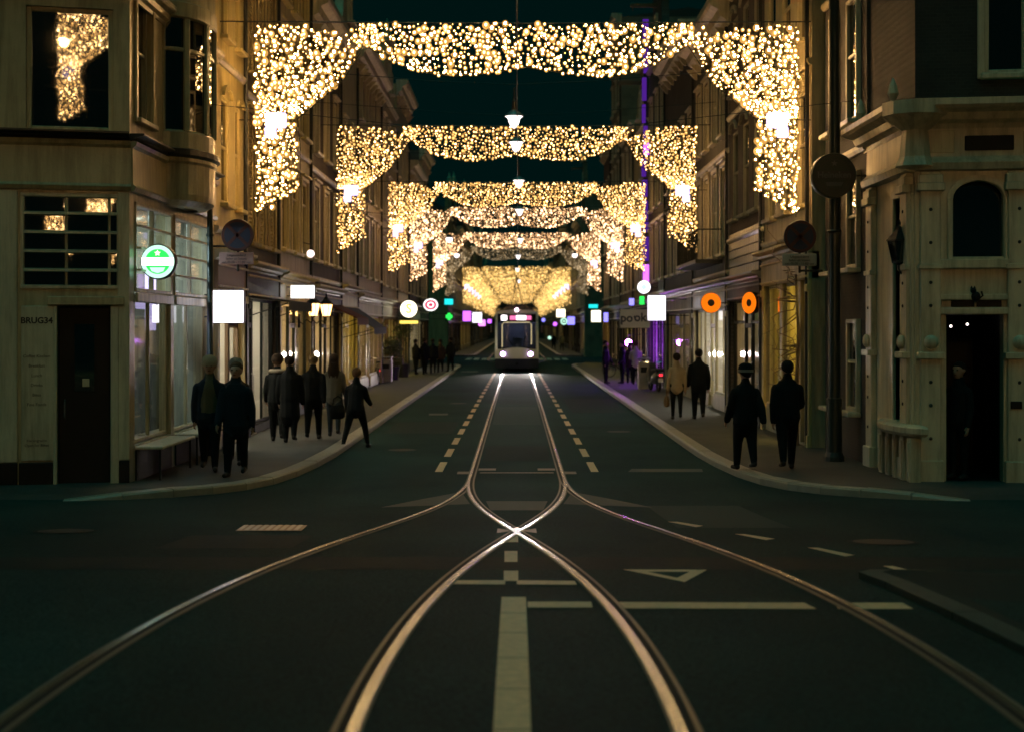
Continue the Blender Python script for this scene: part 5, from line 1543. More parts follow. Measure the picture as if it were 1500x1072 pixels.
# iron balcony on the balcony house
bh = [o for o in COL.objects if o.name == 'balcony_house'][0]
mb = MB(); mb.bbox(1.0, 6.0, -.75, -.004, 4.25, 4.36); sl = mb.build('balcony_floor', 'dark_metal', bh)
mb = MB(); mb.tube([(1.05, -.02, 5.2), (1.05, -.7, 5.2), (5.95, -.7, 5.2), (5.95, -.02, 5.2)], .022, 6); mb.build('handrail', 'dark_metal', sl)
for i in range(26):
    x = 1.05 + 4.9 * i / 25
    m2 = MB(); m2.tube([(x, -.7, 4.36), (x, -.7, 5.2)], .011, 4); m2.build('baluster', 'dark_metal', sl)

emit('lamp_violet_globe', (.50, .10, 1.0), 130)
p = at(914, 502, 60.5); o = thing('globe_lamp', 'glowing violet globe lamp on the front of the bar house', 'lamp', (4.75, 60.5, p.z))
mb = MB(); mb.ball((0, 0, 0), .13, 12, 8); mb.build('globe', 'lamp_violet_globe', o, smooth=True); mb = MB(); mb.tube([(0, 0, .13), (0, 0, .3), (RXF - 4.75, 0, .4)], .015, 6); mb.build('bracket', 'dark_metal', o)
# ================================================================== people
for nm, c in (('skin', (.34, .21, .14)), ('hair_dark', (.018, .013, .01)), ('hair_brown', (.07, .04, .02)), ('hair_fair', (.12, .08, .04)), ('denim', (.016, .024, .03)), ('coat_black', (.007, .0085, .0085)), ('coat_navy', (.010, .018, .026)), ('coat_olive', (.075, .072, .04)),
              ('coat_grey', (.075, .075, .06)), ('coat_beige', (.28, .22, .14)), ('coat_brown', (.03, .02, .014)), ('shirt_pale', (.42, .36, .36)), ('shoe', (.02, .018, .016)), ('fur_pale', (.40, .35, .27)), ('hat_grey', (.22, .2, .16)), ('hat_cream', (.32, .28, .2)), ('bag_leather', (.16, .10, .05)), ('scarf_pale', (.3, .26, .2))):
    mat(nm, c, .85 if nm not in ('skin', 'shoe') else .55, var=.25, scale=9, bump=.6 if nm not in ('skin',) else 0, bscale=14, spec=.12)

def capsule(mb, a, b, ra, rb, fx=1.0):
    a, b = Vector(a), Vector(b); d = b - a; L = d.length
    n = 10; rings = []
    u = d.normalized() if L > 1e-6 else Vector((0, 0, 1))
    e1 = u.cross(Vector((0, 1, 0)))
    if e1.length < .1: e1 = u.cross(Vector((1, 0, 0)))
    e1.normalize(); e2 = u.cross(e1)
    for (t, k) in ((-1, .05), (-.7, .72), (0, 1)):
        rings.append((a + u * ra * t, ra * k))
    for (t, k) in ((0, 1), (.7, .72), (1, .05)):
        rings.append((b + u * rb * t, rb * k))
    mb.ring([[p + (e1 * math.cos(2 * PI * i / n) + e2 * math.sin(2 * PI * i / n) * fx) * r for i in range(n)] for p, r in rings])

def person(label, loc, face, height=1.75, step=.0, spread=0.0, coat='coat_black', pants='denim', hair='hair_dark', hat=None, long=0.0, arms=((-.12, .35), (.22, .45)), lean=0.0, girth=1.0, longhair=False, hood=None, bag=None, vest=None, look=0.0, voxel=.016, group=None, coatlen=.0, bend=None):
    """face: 0 looks towards the photographer (-y), pi walks away; step: stride; arms: (forward swing, elbow bend) for each side"""
    o = thing('person', label, 'person', loc, face, group)
    s = height / 1.75; G = girth
    bones = []
    def B(tag_, a, b, ra, rb, fx=1.0): bones.append((tag_, Vector(a), Vector(b), ra, rb, fx))
    ty = lambda z: -lean * max(0, z - .9)
    B('coat', (0, ty(.9), .88), (0, ty(1.1), 1.10), .165 * G, .158 * G, .85); B('coat', (0, ty(1.1), 1.10), (0, ty(1.32), 1.31), .158 * G, .158 * G, .82)
    B('coat', (0, ty(1.45) + .01, 1.44), (0, ty(1.5) + .01, 1.495), .10, .088, 1.1)
    for sd in (-1, 1): B('coat', (0, ty(1.41), 1.41), (sd * .15 * (1 + .3 * (G - 1)), ty(1.33), 1.325), .085, .075)
    B('coat', (0, ty(1.42), 1.42), (0, ty(1.47), 1.47), .1, .075)
    hy = ty(1.6) - lean * .05
    B('skin', (0, ty(1.46), 1.46), (0, hy - .005, 1.57), .058, .055)
    B('head', (0, hy - .015, 1.60), (0, hy - .005, 1.665), .070, .084, 1.15)
    B('head', (0, hy - .05, 1.585), (0, hy - .045, 1.60), .045, .05)
    B('head', (0, hy - .095, 1.645), (0, hy - .112, 1.615), .011, .016)          # nose
    B('head', (-.082, hy + .005, 1.63), (-.082, hy + .005, 1.655), .016, .02); B('head', (.082, hy + .005, 1.63), (.082, hy + .005, 1.655), .016, .02)
    feet = []
    for sd in (-1, 1):
        st = step * sd
        fx_ = sd * (.095 + spread * .5); ky = -st * .55 - abs(step) * .12; ay = -st
        az = .085 + (.07 if st < 0 and step else 0)
        kx = sd * (.095 + spread * .28)
        B('pants', (sd * .085, 0, .92), (kx, ky, .50), .102 * G, .068 * G); B('pants', (kx, ky, .50), (fx_, ay, az + .02), .066 * G, .046 * G)
        tz = az - .04 - (.03 if st < 0 and step else 0)
        B('shoe', (fx_, ay + .03, az - .03), (fx_ + sd * .015, ay - .15, max(.035, tz)), .05, .038)
        sw, eb = arms[0 if sd < 0 else 1]
        sh = Vector((sd * .172 * (1 + .3 * (G - 1)), ty(1.33), 1.325)); el = sh + Vector((sd * .045, -math.sin(sw) * .27, -math.cos(sw) * .27))
        wr = el + Vector((sd * (.01 if eb < .8 else -.06), -math.sin(sw + eb) * .25, -math.cos(sw + eb) * .25))
        hd = wr + (wr - el).normalized() * .09
        B('coat', sh, el, .066 * G, .060 * G); B('coat', el, wr, .060 * G, .046 * G); B('hand', wr, hd, .034, .030, .7)
        feet.append((wr, hd, sd))
    if long > 0:      # coat skirt below the hip
        B('coat', (0, 0, .96), (0, .0, .96 - long), .155 * G, .175 * G, .8)
    if bend: pass
    mb = MB()
    for (t_, a, b, ra, rb, fx) in bones: capsule(mb, a, b, ra, rb, fx)
    me = mb.mesh('body', 'coat_black')
    tmp = bpy.data.objects.new('tmp', me); COL.objects.link(tmp)
    md = tmp.modifiers.new('r', 'REMESH'); md.mode = 'VOXEL'; md.voxel_size = voxel
    sm = tmp.modifiers.new('s', 'SMOOTH'); sm.factor = .5; sm.iterations = 3
    me2 = bpy.data.meshes.new_from_object(tmp.evaluated_get(bpy.context.evaluated_depsgraph_get()))
    bpy.data.objects.remove(tmp, do_unlink=True)
    for v in me2.vertices:
        k_ = min(1, max(0, (v.co.z - 1.53) / .05)); f_ = 1 + .1 * k_
        if k_ > 0: v.co = Vector((v.co.x * f_, hy + (v.co.y - hy) * f_, 1.56 + (v.co.z - 1.56) * f_))
    names = [coat, pants, 'skin', 'shoe', vest or coat]
    me2.materials.clear()
    for n_ in names: me2.materials.append(MATS[n_])
    idx = {'coat': 0, 'pants': 1, 'skin': 2, 'head': 2, 'hand': 2, 'shoe': 3}
    for poly in me2.polygons:
        c = Vector(poly.center); best = (9, 0)
        for (t_, a, b, ra, rb, fx) in bones:
            d = b - a; L2 = d.length_squared
            t = 0 if L2 < 1e-9 else min(1, max(0, (c - a).dot(d) / L2))
            q = (c - (a + d * t)).length - (ra + (rb - ra) * t)
            if q < best[0]: best = (q, t_)
        k = idx[best[1]]
        if k == 0 and vest and abs(c.x) < .06 + .25 * max(0, 1.40 - c.z) and abs(c.x) < .125 and c.y < 0 and c.z > .93: k = 4
        poly.material_index = k
    # fingers: four and a thumb on each hand, slightly curled, in the same mesh
    if voxel < .02:
        bm = bmesh.new(); bm.from_mesh(me2)
        for (wr, hd, sd) in feet:
            dr = (hd - wr).normalized(); side_v = Vector((0, 1, 0)) - dr * dr.y
            side_v.normalize()
            for i in range(5):
                mbf = MB()
                if i < 4:
                    st_ = hd + side_v * (-.026 + .0175 * i) - dr * .005; ln = (.068, .078, .074, .058)[i]
                    p1 = st_ + dr * ln * .55; p2 = p1 + (dr * .75 + Vector((-sd * .6, 0, 0))).normalized() * ln * .5
                else:
                    st_ = wr + dr * .03 - side_v * .03; p1 = st_ + (dr * .7 - side_v * .6).normalized() * .04; p2 = p1 + (dr + Vector((-sd * .3, 0, 0))).normalized() * .03
                mbf.tube([st_, p1, p2], [.0095, .0088, .006], 6)
                vs = [bm.verts.new(v) for v in mbf.v]
                for f in mbf.f:
                    try:
                        nf = bm.faces.new([vs[j] for j in f]); nf.material_index = 2
                    except ValueError: pass
        bm.to_mesh(me2); bm.free()
    me2.shade_smooth()
    S4 = Matrix.Diagonal((s, s, s, 1))
    SH = S4 @ T(0, hy, 1.56) @ Matrix.Diagonal((1.1, 1.1, 1.1, 1)) @ T(0, -hy, -1.56)
    body = link('body', me2, o, S4)
    hc = (0, hy - .005, 1.665)
    # hair
    mb = MB(); mb.ball((hc[0], hc[1] + .022, hc[2] + .012), .098, 14, 10, sx=.98, sy=1.05, sz=1.0)
    mb.v = [(x, max(y, hy - .088 + max(0, (1.705 - z)) * 1.7), z) for (x, y, z) in mb.v]
    if longhair:
        mb.ring([[(w_ * math.cos(2 * PI * i / 10), hy + yy + dd * math.sin(2 * PI * i / 10), z) for i in range(10)] for (w_, dd, yy, z) in ((.09, .06, .035, 1.68), (.10, .055, .055, 1.56), (.115, .045, .075, 1.44), (.09, .03, .09, 1.30), (.03, .015, .085, 1.24))])
    mb.build('hair', hair, o, SH, smooth=True)
    if voxel < .02:
        mb = MB()
        for sd in (-1, 1): mb.ball((sd * .033, hy - .092, 1.655), .011, 8, 5)
        mb.build('eyes', 'hair_dark', o, SH)
        mb = MB(); mb.ball((0, hy - .094, 1.585), .02, 8, 5, sx=1.2, sy=.5, sz=.3); mb.build('mouth', 'cloth_maroon', o, SH)
    if hat:
        mb = MB(); mb.lathe([(.112, -.01), (.118, .01), (.118, .05), (.112, .055), (.108, .09), (.085, .125), (.04, .148), (.002, .155)], 16, (0, hy + .012, 1.665), sy=1.08); mb.build('hat', hat, o, SH, smooth=True)
        if hat == 'coat_black':
            mb = MB(); mb.lathe([(.120, .0), (.121, .042)], 16, (0, hy + .012, 1.665), sy=1.08); mb.build('hat_band', 'hat_grey', o, SH)
    if hood:
        mb = MB()
        for i in range(12):
            a = PI * (i / 11 - .05) * 1.1 - .05
            mb.ball((.135 * math.cos(a), .02 + ty(1.47) + .085 * math.sin(a), 1.475), .05, 8, 5, sz=.85)
        mb.build('hood', hood, o, S4, smooth=True)
    if coatlen:
        pass
    if bag:
        pass
    return o

def ground_z(x, Y): return g(Y) + (.114 if abs(x) > 3.45 else 0.0)
def pers(label, x, Y, face, **k):
    k['girth'] = k.get('girth', 1.0) * 1.08; k['long'] = max(k.get('long', 0), .1)
    return person(label, (x * .955, Y * .955, ground_z(x, Y)), face, **k)
AWAY = PI
WK = ((-.35, .25), (.4, .3))
LG = 'people walking on the west pavement'; RG = 'people walking on the east pavement'
pers('person in pale knit hat and open dark coat over olive jumper by the cafe', -5.25, 24.3, R(8), height=1.80, step=.16, coat='coat_navy', vest='coat_olive', pants='coat_black', hat='hat_cream', arms=((-.2, .15), (.25, .2)), girth=1.12, long=.12, group=LG)
pers('person in dark blue coat with brown hair walking towards the bridge', -4.62, 23.4, R(-4), height=1.76, step=-.14, coat='coat_navy', pants='coat_black', hair='hair_brown', arms=((.25, .2), (-.2, .15)), girth=1.15, long=.16, group=LG)
pers('person in grey cap half hidden behind the blue coated walker', -5.02, 25.4, R(0), height=1.74, step=.12, coat='coat_black', pants='coat_black', hat='hat_grey', girth=1.05, group=LG)
pers('person in black coat with pale fur collar walking away', -5.15, 30.6, AWAY + R(6), height=1.72, step=.10, coat='coat_black', pants='coat_black', hair='hair_brown', hood='fur_pale', girth=1.15, long=.12, arms=((.1, .6), (.1, .6)), hat='coat_brown', group=LG)
pers('person in long black coat in the middle of the walking group', -4.82, 30.2, AWAY, height=1.74, step=.08, coat='coat_black', pants='coat_black', girth=1.15, long=.42, arms=((.1, .3), (.0, .5)), group=LG)
pers('person in black jacket with fair hair beside the long black coat', -4.44, 31.0, AWAY, height=1.74, step=-.18, coat='coat_black', pants='coat_black', hair='hair_fair', girth=1.1, arms=WK, group=LG)
pers('long haired person in grey jacket walking away in jeans', -4.1, 31.9, AWAY, height=1.74, step=.10, coat='coat_grey', pants='denim', hair='hair_dark', longhair=True, girth=.98, arms=((.15, .5), (.15, .6)), group=LG)
pers('person in short black jacket with one foot off the kerb', -3.42, 30.2, AWAY + R(-8), height=1.60, step=-.26, spread=.22, coat='coat_black', pants='coat_black', hair='hair_brown', lean=.12, girth=1.05, arms=((.5, .6), (.1, .2)), group=LG)
pers('person in dark beanie with pale band walking along the east kerb', 3.92, 24.4, AWAY + R(15), height=1.68, step=.14, coat='coat_black', pants='coat_black', hat='coat_black', girth=1.22, long=.15, arms=((-.45, .1), (.25, .35)), group=RG)
pers('bareheaded person in black quilted jacket by the black brick house', 4.66, 24.5, AWAY, height=1.76, step=-.16, coat='coat_black', pants='coat_black', hair='hair_dark', girth=1.18, arms=((.3, .9), (-.25, .2)), group=RG)
pers('person in pale jumper and dark skirt carrying a bag', 4.25, 37.8, AWAY, height=1.66, step=.06, coat='coat_beige', pants='coat_black', hair='hair_dark', girth=.95, arms=((.0, .1), (.0, .1)), group=RG)
pers('tall person in black coat beside the person with the bag', 4.85, 37.9, AWAY, height=1.76, step=.08, coat='coat_black', pants='coat_black', hair='hair_dark', girth=1.15, long=.1, group=RG)
V2 = .026
pers('person in long dark coat standing near the east kerb', 3.88, 62, R(70), height=1.76, coat='coat_black', pants='coat_black', long=.15, voxel=V2, group=RG)
pers('person in black standing with back to the bicycle', 4.62, 62.3, R(-80), height=1.72, coat='coat_black', pants='coat_black', voxel=V2, group=RG)
pers('person in pale violet lit jumper leaning on the bin', 5.12, 61.2, AWAY, height=1.74, coat='shirt_pale', pants='coat_black', hair='hair_brown', voxel=V2, group=RG, arms=((.3, .8), (.5, .9)))
pers('dark figure standing close behind the violet lit jumper', 4.98, 62.6, R(160), height=1.7, coat='coat_brown', pants='coat_black', voxel=V2, group=RG)
for i, (px, py, h_, l) in enumerate(((609, 549, 1.72, 'dark coated person by the terrace furniture'), (622, 549, 1.78, 'broad person in black among the far west group'), (634, 548, 1.75, 'person in black next to the far kerb group'), (645, 546, 1.7, 'person with a brown jacket in the far west group'), (660, 545, 1.8, 'tall dark person standing at the far end of the west kerb'))):
    x, Y = gnd(px, py)
    pers(l, x, Y, AWAY + R(20 * i - 40), height=h_, step=.08, coat='coat_brown' if i == 3 else 'coat_black', pants='coat_black', voxel=V2, group=LG, girth=1.1)
for i, (px, py, l) in enumerate(((811, 513, 'distant person in dark coat past the zebra crossing'), (823, 514, 'distant person in grey coat past the zebra crossing'))):
    x, Y = gnd(px, py)
    pers(l, x, Y, R(20), height=1.75, step=.15, coat='coat_black' if i == 0 else 'coat_grey', pants='coat_black', voxel=.035, group='distant people past the cross street')
# the person in the doorway of the white corner shop
q = VF @ Vector((d0 + .22, .22, .1))
person('dark clothed person in profile in the black doorway of the corner shop', tuple(q), R(-48), height=1.76, coat='coat_black', pants='coat_black', hair='hair_dark', arms=((.4, .9), (.1, .3)), voxel=.016)
# carried bags
def bag(label, p, rz, m_):
    o = thing('shoulder_bag', label, 'bag', p, rz)
    mb = MB(); mb.ring([[(w_ * math.cos(2 * PI * i / 12), d_ * math.sin(2 * PI * i / 12), z) for i in range(12)] for (w_, d_, z) in ((.12, .045, 0), (.17, .07, .04), (.18, .075, .15), (.15, .05, .25), (.13, .02, .28))]); mb.build('pouch', m_, o, smooth=True)
    mb = MB(); mb.tube([(-.12, 0, .26), (-.1, 0, .40), (0, 0, .46), (.1, 0, .40), (.12, 0, .26)], .012, 6); mb.build('strap', m_, o)
bag('tan shoulder bag carried by the person in the pale jumper', (3.80, 36.05, .45), R(90), 'bag_leather')
bag('black handbag of the person stepping off the kerb', (-3.6, 28.6, .62), R(40), 'coat_black')
# ================================================================== tram
mat('tram_white', (.80, .77, .70), .35, var=.08, coat=.3)
mat('tram_blue', (.015, .022, .04), .4, var=.2)
mat('tram_black', (.008, .009, .01), .25)
mat('tram_silver', (.75, .72, .66), .4, metal=.2, var=.1)
mat('tram_seat', (.05, .07, .12), .8)
emit('headlight', (.78, .48, 1.0), 7)
emit('tram_top_light', (1.0, .65, .9), 8)
emit('display_white', (1.0, .9, .95), 3)
emit('display_pink', (.95, .18, .42), .9)
emit('tram_frame_glow', (1.0, .75, .4), 1.0)  # glow put on the cab frame in place of light falling on it
emit('tram_cab_fill', (.85, .75, 1.0), 9)  # added light, brightens the tram behind its windscreen
TY = 78.0
tr = thing('tram', 'white tram with dark windscreen and glaring headlights coming along the track', 'tram', (0, TY, 0))
def yfr(x, z):
    """how far the front face lies behind the nose at height z and offset x"""
    k = abs(x) / 1.2
    y = .42 * k ** 2.6
    if z < .85: y += (.85 - z) * .15
    if z > 1.25: y += (z - 1.25) * .26
    return y
def front_grid(name, m_, xs, zs, parent=tr, off=0.0, top=None):
    mb = MB(); n = len(xs); vs = []; fs = []
    for j, z in enumerate(zs):
        for x in xs:
            zz = z if top is None or j < len(zs) - 1 else z + top(x)
            vs.append((x, yfr(x, zz) - off, zz))
    for j in range(len(zs) - 1):
        for i in range(n - 1): fs.append((j * n + i, j * n + i + 1, (j + 1) * n + i + 1, (j + 1) * n + i))
    mb.add(vs, fs)
    return mb.build(name, m_, parent, smooth=True)
XS = frange(-1.2, 1.2, .1)
front_grid('bumper', 'tram_blue', XS, [.22, .3, .5, .74])
front_grid('nose_panel', 'tram_white', XS, [.745, .9, 1.05, 1.2, 1.28], top=lambda x: .1 * max(0, 1 - (x / .75) ** 2) - .02)
front_grid('windscreen', 'tram_glass', frange(-1.04, 1.04, .08), [1.30, 1.6, 2.0, 2.4, 2.76], off=-.02)
front_grid('destination_panel', 'tram_black', frange(-1.06, 1.06, .1), [2.76, 2.95, 3.2])
front_grid('destination_display', 'display_pink', frange(-.38, .80, .08), [2.87, 3.1], off=.012)
front_grid('destination_text', 'display_white', frange(-.02, .5, .08), [2.87, 3.1], off=.018)
front_grid('route_number', 'display_white', frange(-.86, -.55, .06), [2.85, 3.12], off=.012)
for s in (-1, 1):
    front_grid('pillar', 'tram_silver', [s * 1.2, s * 1.14, s * 1.06], [1.22, 1.6, 2.0, 2.4, 2.8, 3.2], off=.006)
    mb = MB(); mb.lathe([(.14, .0), (.14, .05), (.11, .09), (.001, .11)], 16); mb.xf(T(s * .76, yfr(.76, 1.0) - .02, 1.0) @ RX(R(90))); h_ = mb.build('headlight', 'headlight', tr, smooth=True)
    mb = MB(); mb.lathe([(.145, -.03), (.19, .0), (.18, .04), (.145, .045)], 16); mb.xf(T(s * .76, yfr(.76, 1.0) - .02, 1.0) @ RX(R(90))); mb.build('headlight_rim', 'tram_black', tr)
    # outside mirror
    mb = MB(); mb.tube([(s * 1.15, .55, 2.85), (s * 1.36, .38, 2.9), (s * 1.38, .36, 2.6)], .02, 6); mb.bbox(s * 1.38 - .07, s * 1.38 + .07, .33, .4, 2.15, 2.6); mb.build('mirror', 'tram_black', tr)
    # side walls in modules with windows
    y0 = .44
    for k in range(5):
        ya, yb_ = y0 + k * 5.8 + (.35 if k else .0), y0 + (k + 1) * 5.8
        ya = max(ya, 1.0 if k == 0 else ya)
        mb = MB(); X = s * 1.2
        mb.add([(X, ya if k else .42, .3), (X, yb_, .3), (X, yb_, 1.3), (X, ya if k else .44, 1.3)], [(0, 1, 2, 3)]); mb.add([(X, ya, 2.6), (X, yb_, 2.6), (X, yb_, 3.2), (X, ya, 3.2)], [(0, 1, 2, 3)])
        mb.build('side_panel', 'tram_white', tr)
        for j in range(3):
            a = ya + (yb_ - ya) * j / 3 + .04; b = ya + (yb_ - ya) * (j + 1) / 3 - .04
            m2 = MB(); m2.add([(X, a, 1.32), (X, b, 1.32), (X, b, 2.58), (X, a, 2.58)], [(0, 1, 2, 3)]); m2.build('side_window', 'tram_glass', tr)
        if k < 4:
            m2 = MB(); m2.bbox(-1.05, 1.05, yb_ + .02, yb_ + .33, .4, 3.15); m2.build('bellows', 'tram_black', tr)
    for yw in (2.6, 4.3, 14.4, 16.1, 25.8, 27.4):
        m2 = MB(); m2.lathe([(.1, -.06), (.3, -.06), (.3, .06), (.1, .06)], 16); m2.xf(T(s * .74, yw, .31) @ RY(R(90))); m2.build('wheel', 'dark_metal', tr)
mb = MB(); mb.prism([(-1.2, 3.2), (1.2, 3.2), (1.1, 3.34), (.7, 3.42), (-.7, 3.42), (-1.1, 3.34)], .95, 29.4); mb.build('roof', 'tram_silver', tr)
mb = MB(); mb.add([(-1.18, .6, .36), (1.18, .6, .36), (1.18, 29.4, .36), (-1.18, 29.4, .36)], [(0, 1, 2, 3)]); mb.add([(-1.18, 29.4, .36), (1.18, 29.4, .36), (1.18, 29.4, 3.2), (-1.18, 29.4, 3.2)], [(0, 1, 2, 3)]); mb.build('floor', 'tram_black', tr)
# roof equipment fairing with its scalloped edge
mb = MB(); mb.prism([(-.95, 3.42), (.95, 3.42), (.85, 3.58), (.62, 3.6), (.48, 3.78), (.2, 3.7), (0, 3.68), (-.2, 3.7), (-.48, 3.78), (-.62, 3.6), (-.85, 3.58)], 1.3, 4.6); mb.build('roof_fairing', 'tram_black', tr)
mb = MB(); mb.ball((0, .98, 3.42), .1, 12, 8); mb.build('top_light', 'tram_top_light', tr, smooth=True)
# driver's cab: dashboard, partition, frame made to glow as if light fell on it, seat and wipers
mb = MB(); mb.bbox(-1.0, 1.0, .55, .95, .9, 1.35); mb.build('dashboard', 'tram_black', tr)
mb = MB(); mb.bbox(-1.1, 1.1, 2.1, 2.14, .4, 3.1); mb.build('cab_partition', 'tram_seat', tr)
mb = MB(); mb.tube([(-.82, 1.9, 1.35), (-.82, 1.9, 2.62), (-.7, 1.9, 2.74), (.7, 1.9, 2.74), (.82, 1.9, 2.62), (.82, 1.9, 1.5)], .022, 6); mb.build('cab_glow_frame', 'tram_frame_glow', tr)
mb = MB(); mb.bbox(-.25, .25, 1.4, 1.55, 1.0, 1.9); mb.bbox(-.25, .25, 1.0, 1.5, .9, 1.02); mb.build('driver_seat', 'tram_seat', tr)
for s in (-1, 1):
    mb = MB(); mb.tube([(s * .15, .22, 1.32), (s * .55, .42, 2.0)], .012, 5); mb.build('wiper', 'tram_black', tr)
mb = MB(); mb.bbox(-.06, .06, .0, .04, .42, .52); mb.build('coupling_cover', 'tram_black', tr)
# pantograph
mb = MB(); mb.bbox(-.5, .5, 7.0, 8.2, 3.42, 3.55); pg = mb.build('pantograph', 'tram_black', tr)
mb = MB()
for s in (-1, 1): mb.tube([(s * .4, 7.2, 3.55), (s * .15, 8.6, 4.6), (0, 7.4, 5.52)], .03, 6)
mb.tube([(-.8, 7.4, 5.45), (-.55, 7.4, 5.56), (.55, 7.4, 5.56), (.8, 7.4, 5.45)], .025, 6); mb.build('pantograph_arm', 'tram_black', pg)
# the beams of the two headlights
for s in (-1, 1):
    ld = bpy.data.lights.new('headlight_beam', 'SPOT'); ld.energy = 600; ld.color = (1.0, .88, .80); ld.spot_size = R(50); ld.spot_blend = .8; ld.shadow_soft_size = .12
    lo = bpy.data.objects.new('headlight_beam', ld); COL.objects.link(lo); lo.parent = tr
    lo.location = (s * .76, -.12, 1.0); lo.rotation_euler = (R(82), 0, R(180))

# ================================================================== scooter, bicycles, bins, pots
def wheel(mb, c, R_, r_, n=18):
    mb.ring([[(c[0] + math.sin(2 * PI * j / 6) * r_, c[1] + (R_ + math.cos(2 * PI * j / 6) * r_) * math.cos(2 * PI * i / n), c[2] + (R_ + math.cos(2 * PI * j / 6) * r_) * math.sin(2 * PI * i / n)) for j in range(6)] for i in range(n)], close=True)
mat('scooter_paint', (.05, .06, .06), .3, coat=.5); mat('rubber', (.015, .015, .015), .8); emit('tail_red', (1, .03, .05), 1.5); mat('plate_white', (.7, .75, .7), .5); mat('chrome', (.7, .7, .7), .15, metal=1)
def scooter(p, rz):
    o = thing('motor_scooter', 'dark motor scooter with red tail lamp parked on the east pavement', 'scooter', p, rz)
    for y in (-.62, .62):
        mb = MB(); wheel(mb, (0, y, .24), .19, .055); w_ = mb.build('wheel', 'rubber', o); mb = MB(); mb.lathe([(.02, -.03), (.14, -.02), (.14, .02), (.02, .03)], 12); mb.xf(T(0, y, .24) @ RY(R(90))); mb.build('rim', 'chrome', w_)
    mb = MB(); mb.ring([[(w_ * math.cos(2 * PI * i / 12), y, z + h_ * math.sin(2 * PI * i / 12)) for i in range(12)] for (y, z, w_, h_) in ((-.95, .62, .06, .06), (-.85, .58, .17, .17), (-.5, .52, .2, .24), (-.1, .48, .17, .2), (.05, .36, .15, .08))]); mb.build('rear_body', 'scooter_paint', o, smooth=True)
    mb = MB(); mb.bbox(-.17, .17, .0, .42, .26, .34); mb.build('footboard', 'scooter_paint', o)
    mb = MB(); mb.ring([[(w_ * math.cos(2 * PI * i / 12), y + .06 * math.sin(2 * PI * i / 12), z) for i in range(12)] for (y, z, w_) in ((.42, .3, .18), (.47, .6, .24), (.45, .9, .16), (.4, 1.02, .08))]); mb.build('front_shield', 'scooter_paint', o, smooth=True)
    mb = MB(); mb.tube([(0, .42, .95), (0, .62, .3)], .035, 8); mb.build('fork', 'chrome', o)
    mb = MB(); mb.bbox(-.15, .15, -.85, -.0, .74, .84, .04); mb.build('seat', 'rubber', o)
    mb = MB(); mb.tube([(-.34, .3, 1.06), (-.15, .38, 1.04), (.15, .38, 1.04), (.34, .3, 1.06)], .018, 6); mb.build('handlebar', 'chrome', o)
    for s in (-1, 1):
        mb = MB(); mb.tube([(s * .2, .36, 1.05), (s * .3, .38, 1.25)], .008, 5); mb.ball((s * .31, .38, 1.29), .06, 10, 6, sy=.4); mb.build('mirror', 'chrome', o)
    mb = MB(); mb.bbox(-.06, .06, -.98, -.94, .58, .66); mb.build('tail_lamp', 'tail_red', o)
    mb = MB(); mb.bbox(-.09, .09, -.93, -.91, .36, .5); mb.build('number_plate', 'plate_white', o)
    mb = MB(); mb.tube([(.1, -.2, .05), (.18, -.25, .12), (.05, -.15, .3)], .012, 5); mb.build('stand', 'dark_metal', o)
x, Y = gnd(959, 577); scooter((x, Y, .114), R(8))
def bicycle(label, p, rz):
    o = thing('bicycle', label, 'bicycle', p, rz, 'parked bicycles')
    for y in (-.53, .53):
        mb = MB(); wheel(mb, (0, y, .35), .33, .018, 24); w_ = mb.build('wheel', 'rubber', o)
        mb = MB()
        for i in range(12): mb.tube([(0, y, .35), (0, y + .32 * math.cos(2 * PI * i / 12), .35 + .32 * math.sin(2 * PI * i / 12))], .003, 3)
        mb.build('spokes', 'chrome', w_)
    mb = MB()
    for a, b in (((0, -.53, .35), (0, -.08, .3)), ((0, -.08, .3), (0, -.2, .85)), ((0, -.53, .35), (0, -.17, .72)), ((0, -.08, .3), (0, .38, .72)), ((0, -.18, .76), (0, .36, .8)), ((0, .36, .9), (0, .53, .35))): mb.tube([a, b], .017, 6)
    mb.build('frame', 'dark_metal', o)
    mb = MB(); mb.bbox(-.08, .08, -.34, -.1, .88, .94, .03); mb.build('saddle', 'rubber', o)
    mb = MB(); mb.tube([(-.28, .2, 1.06), (-.2, .32, 1.08), (0, .36, 1.02), (.2, .32, 1.08), (.28, .2, 1.06)], .013, 6); mb.tube([(0, .36, .85), (0, .36, 1.03)], .014, 6); mb.build('handlebar', 'chrome', o)
    mb = MB(); mb.tube([(-.12, -.1, .18), (.06, -.08, .3), (.12, -.05, .42)], .012, 5); mb.build('crank', 'chrome', o)
    mb = MB(); mb.bbox(-.02, .02, -.9, -.86, .55, .6); mb.build('rear_lamp', 'tail_red', o)
x, Y = gnd(905, 556); bicycle('bicycle standing behind the dark coated people on the east pavement', (x + .1, Y, .114), R(70))
x, Y = gnd(553, 566); bicycle('bicycle leaning by the blue awning house', (x, Y, .114), R(12))
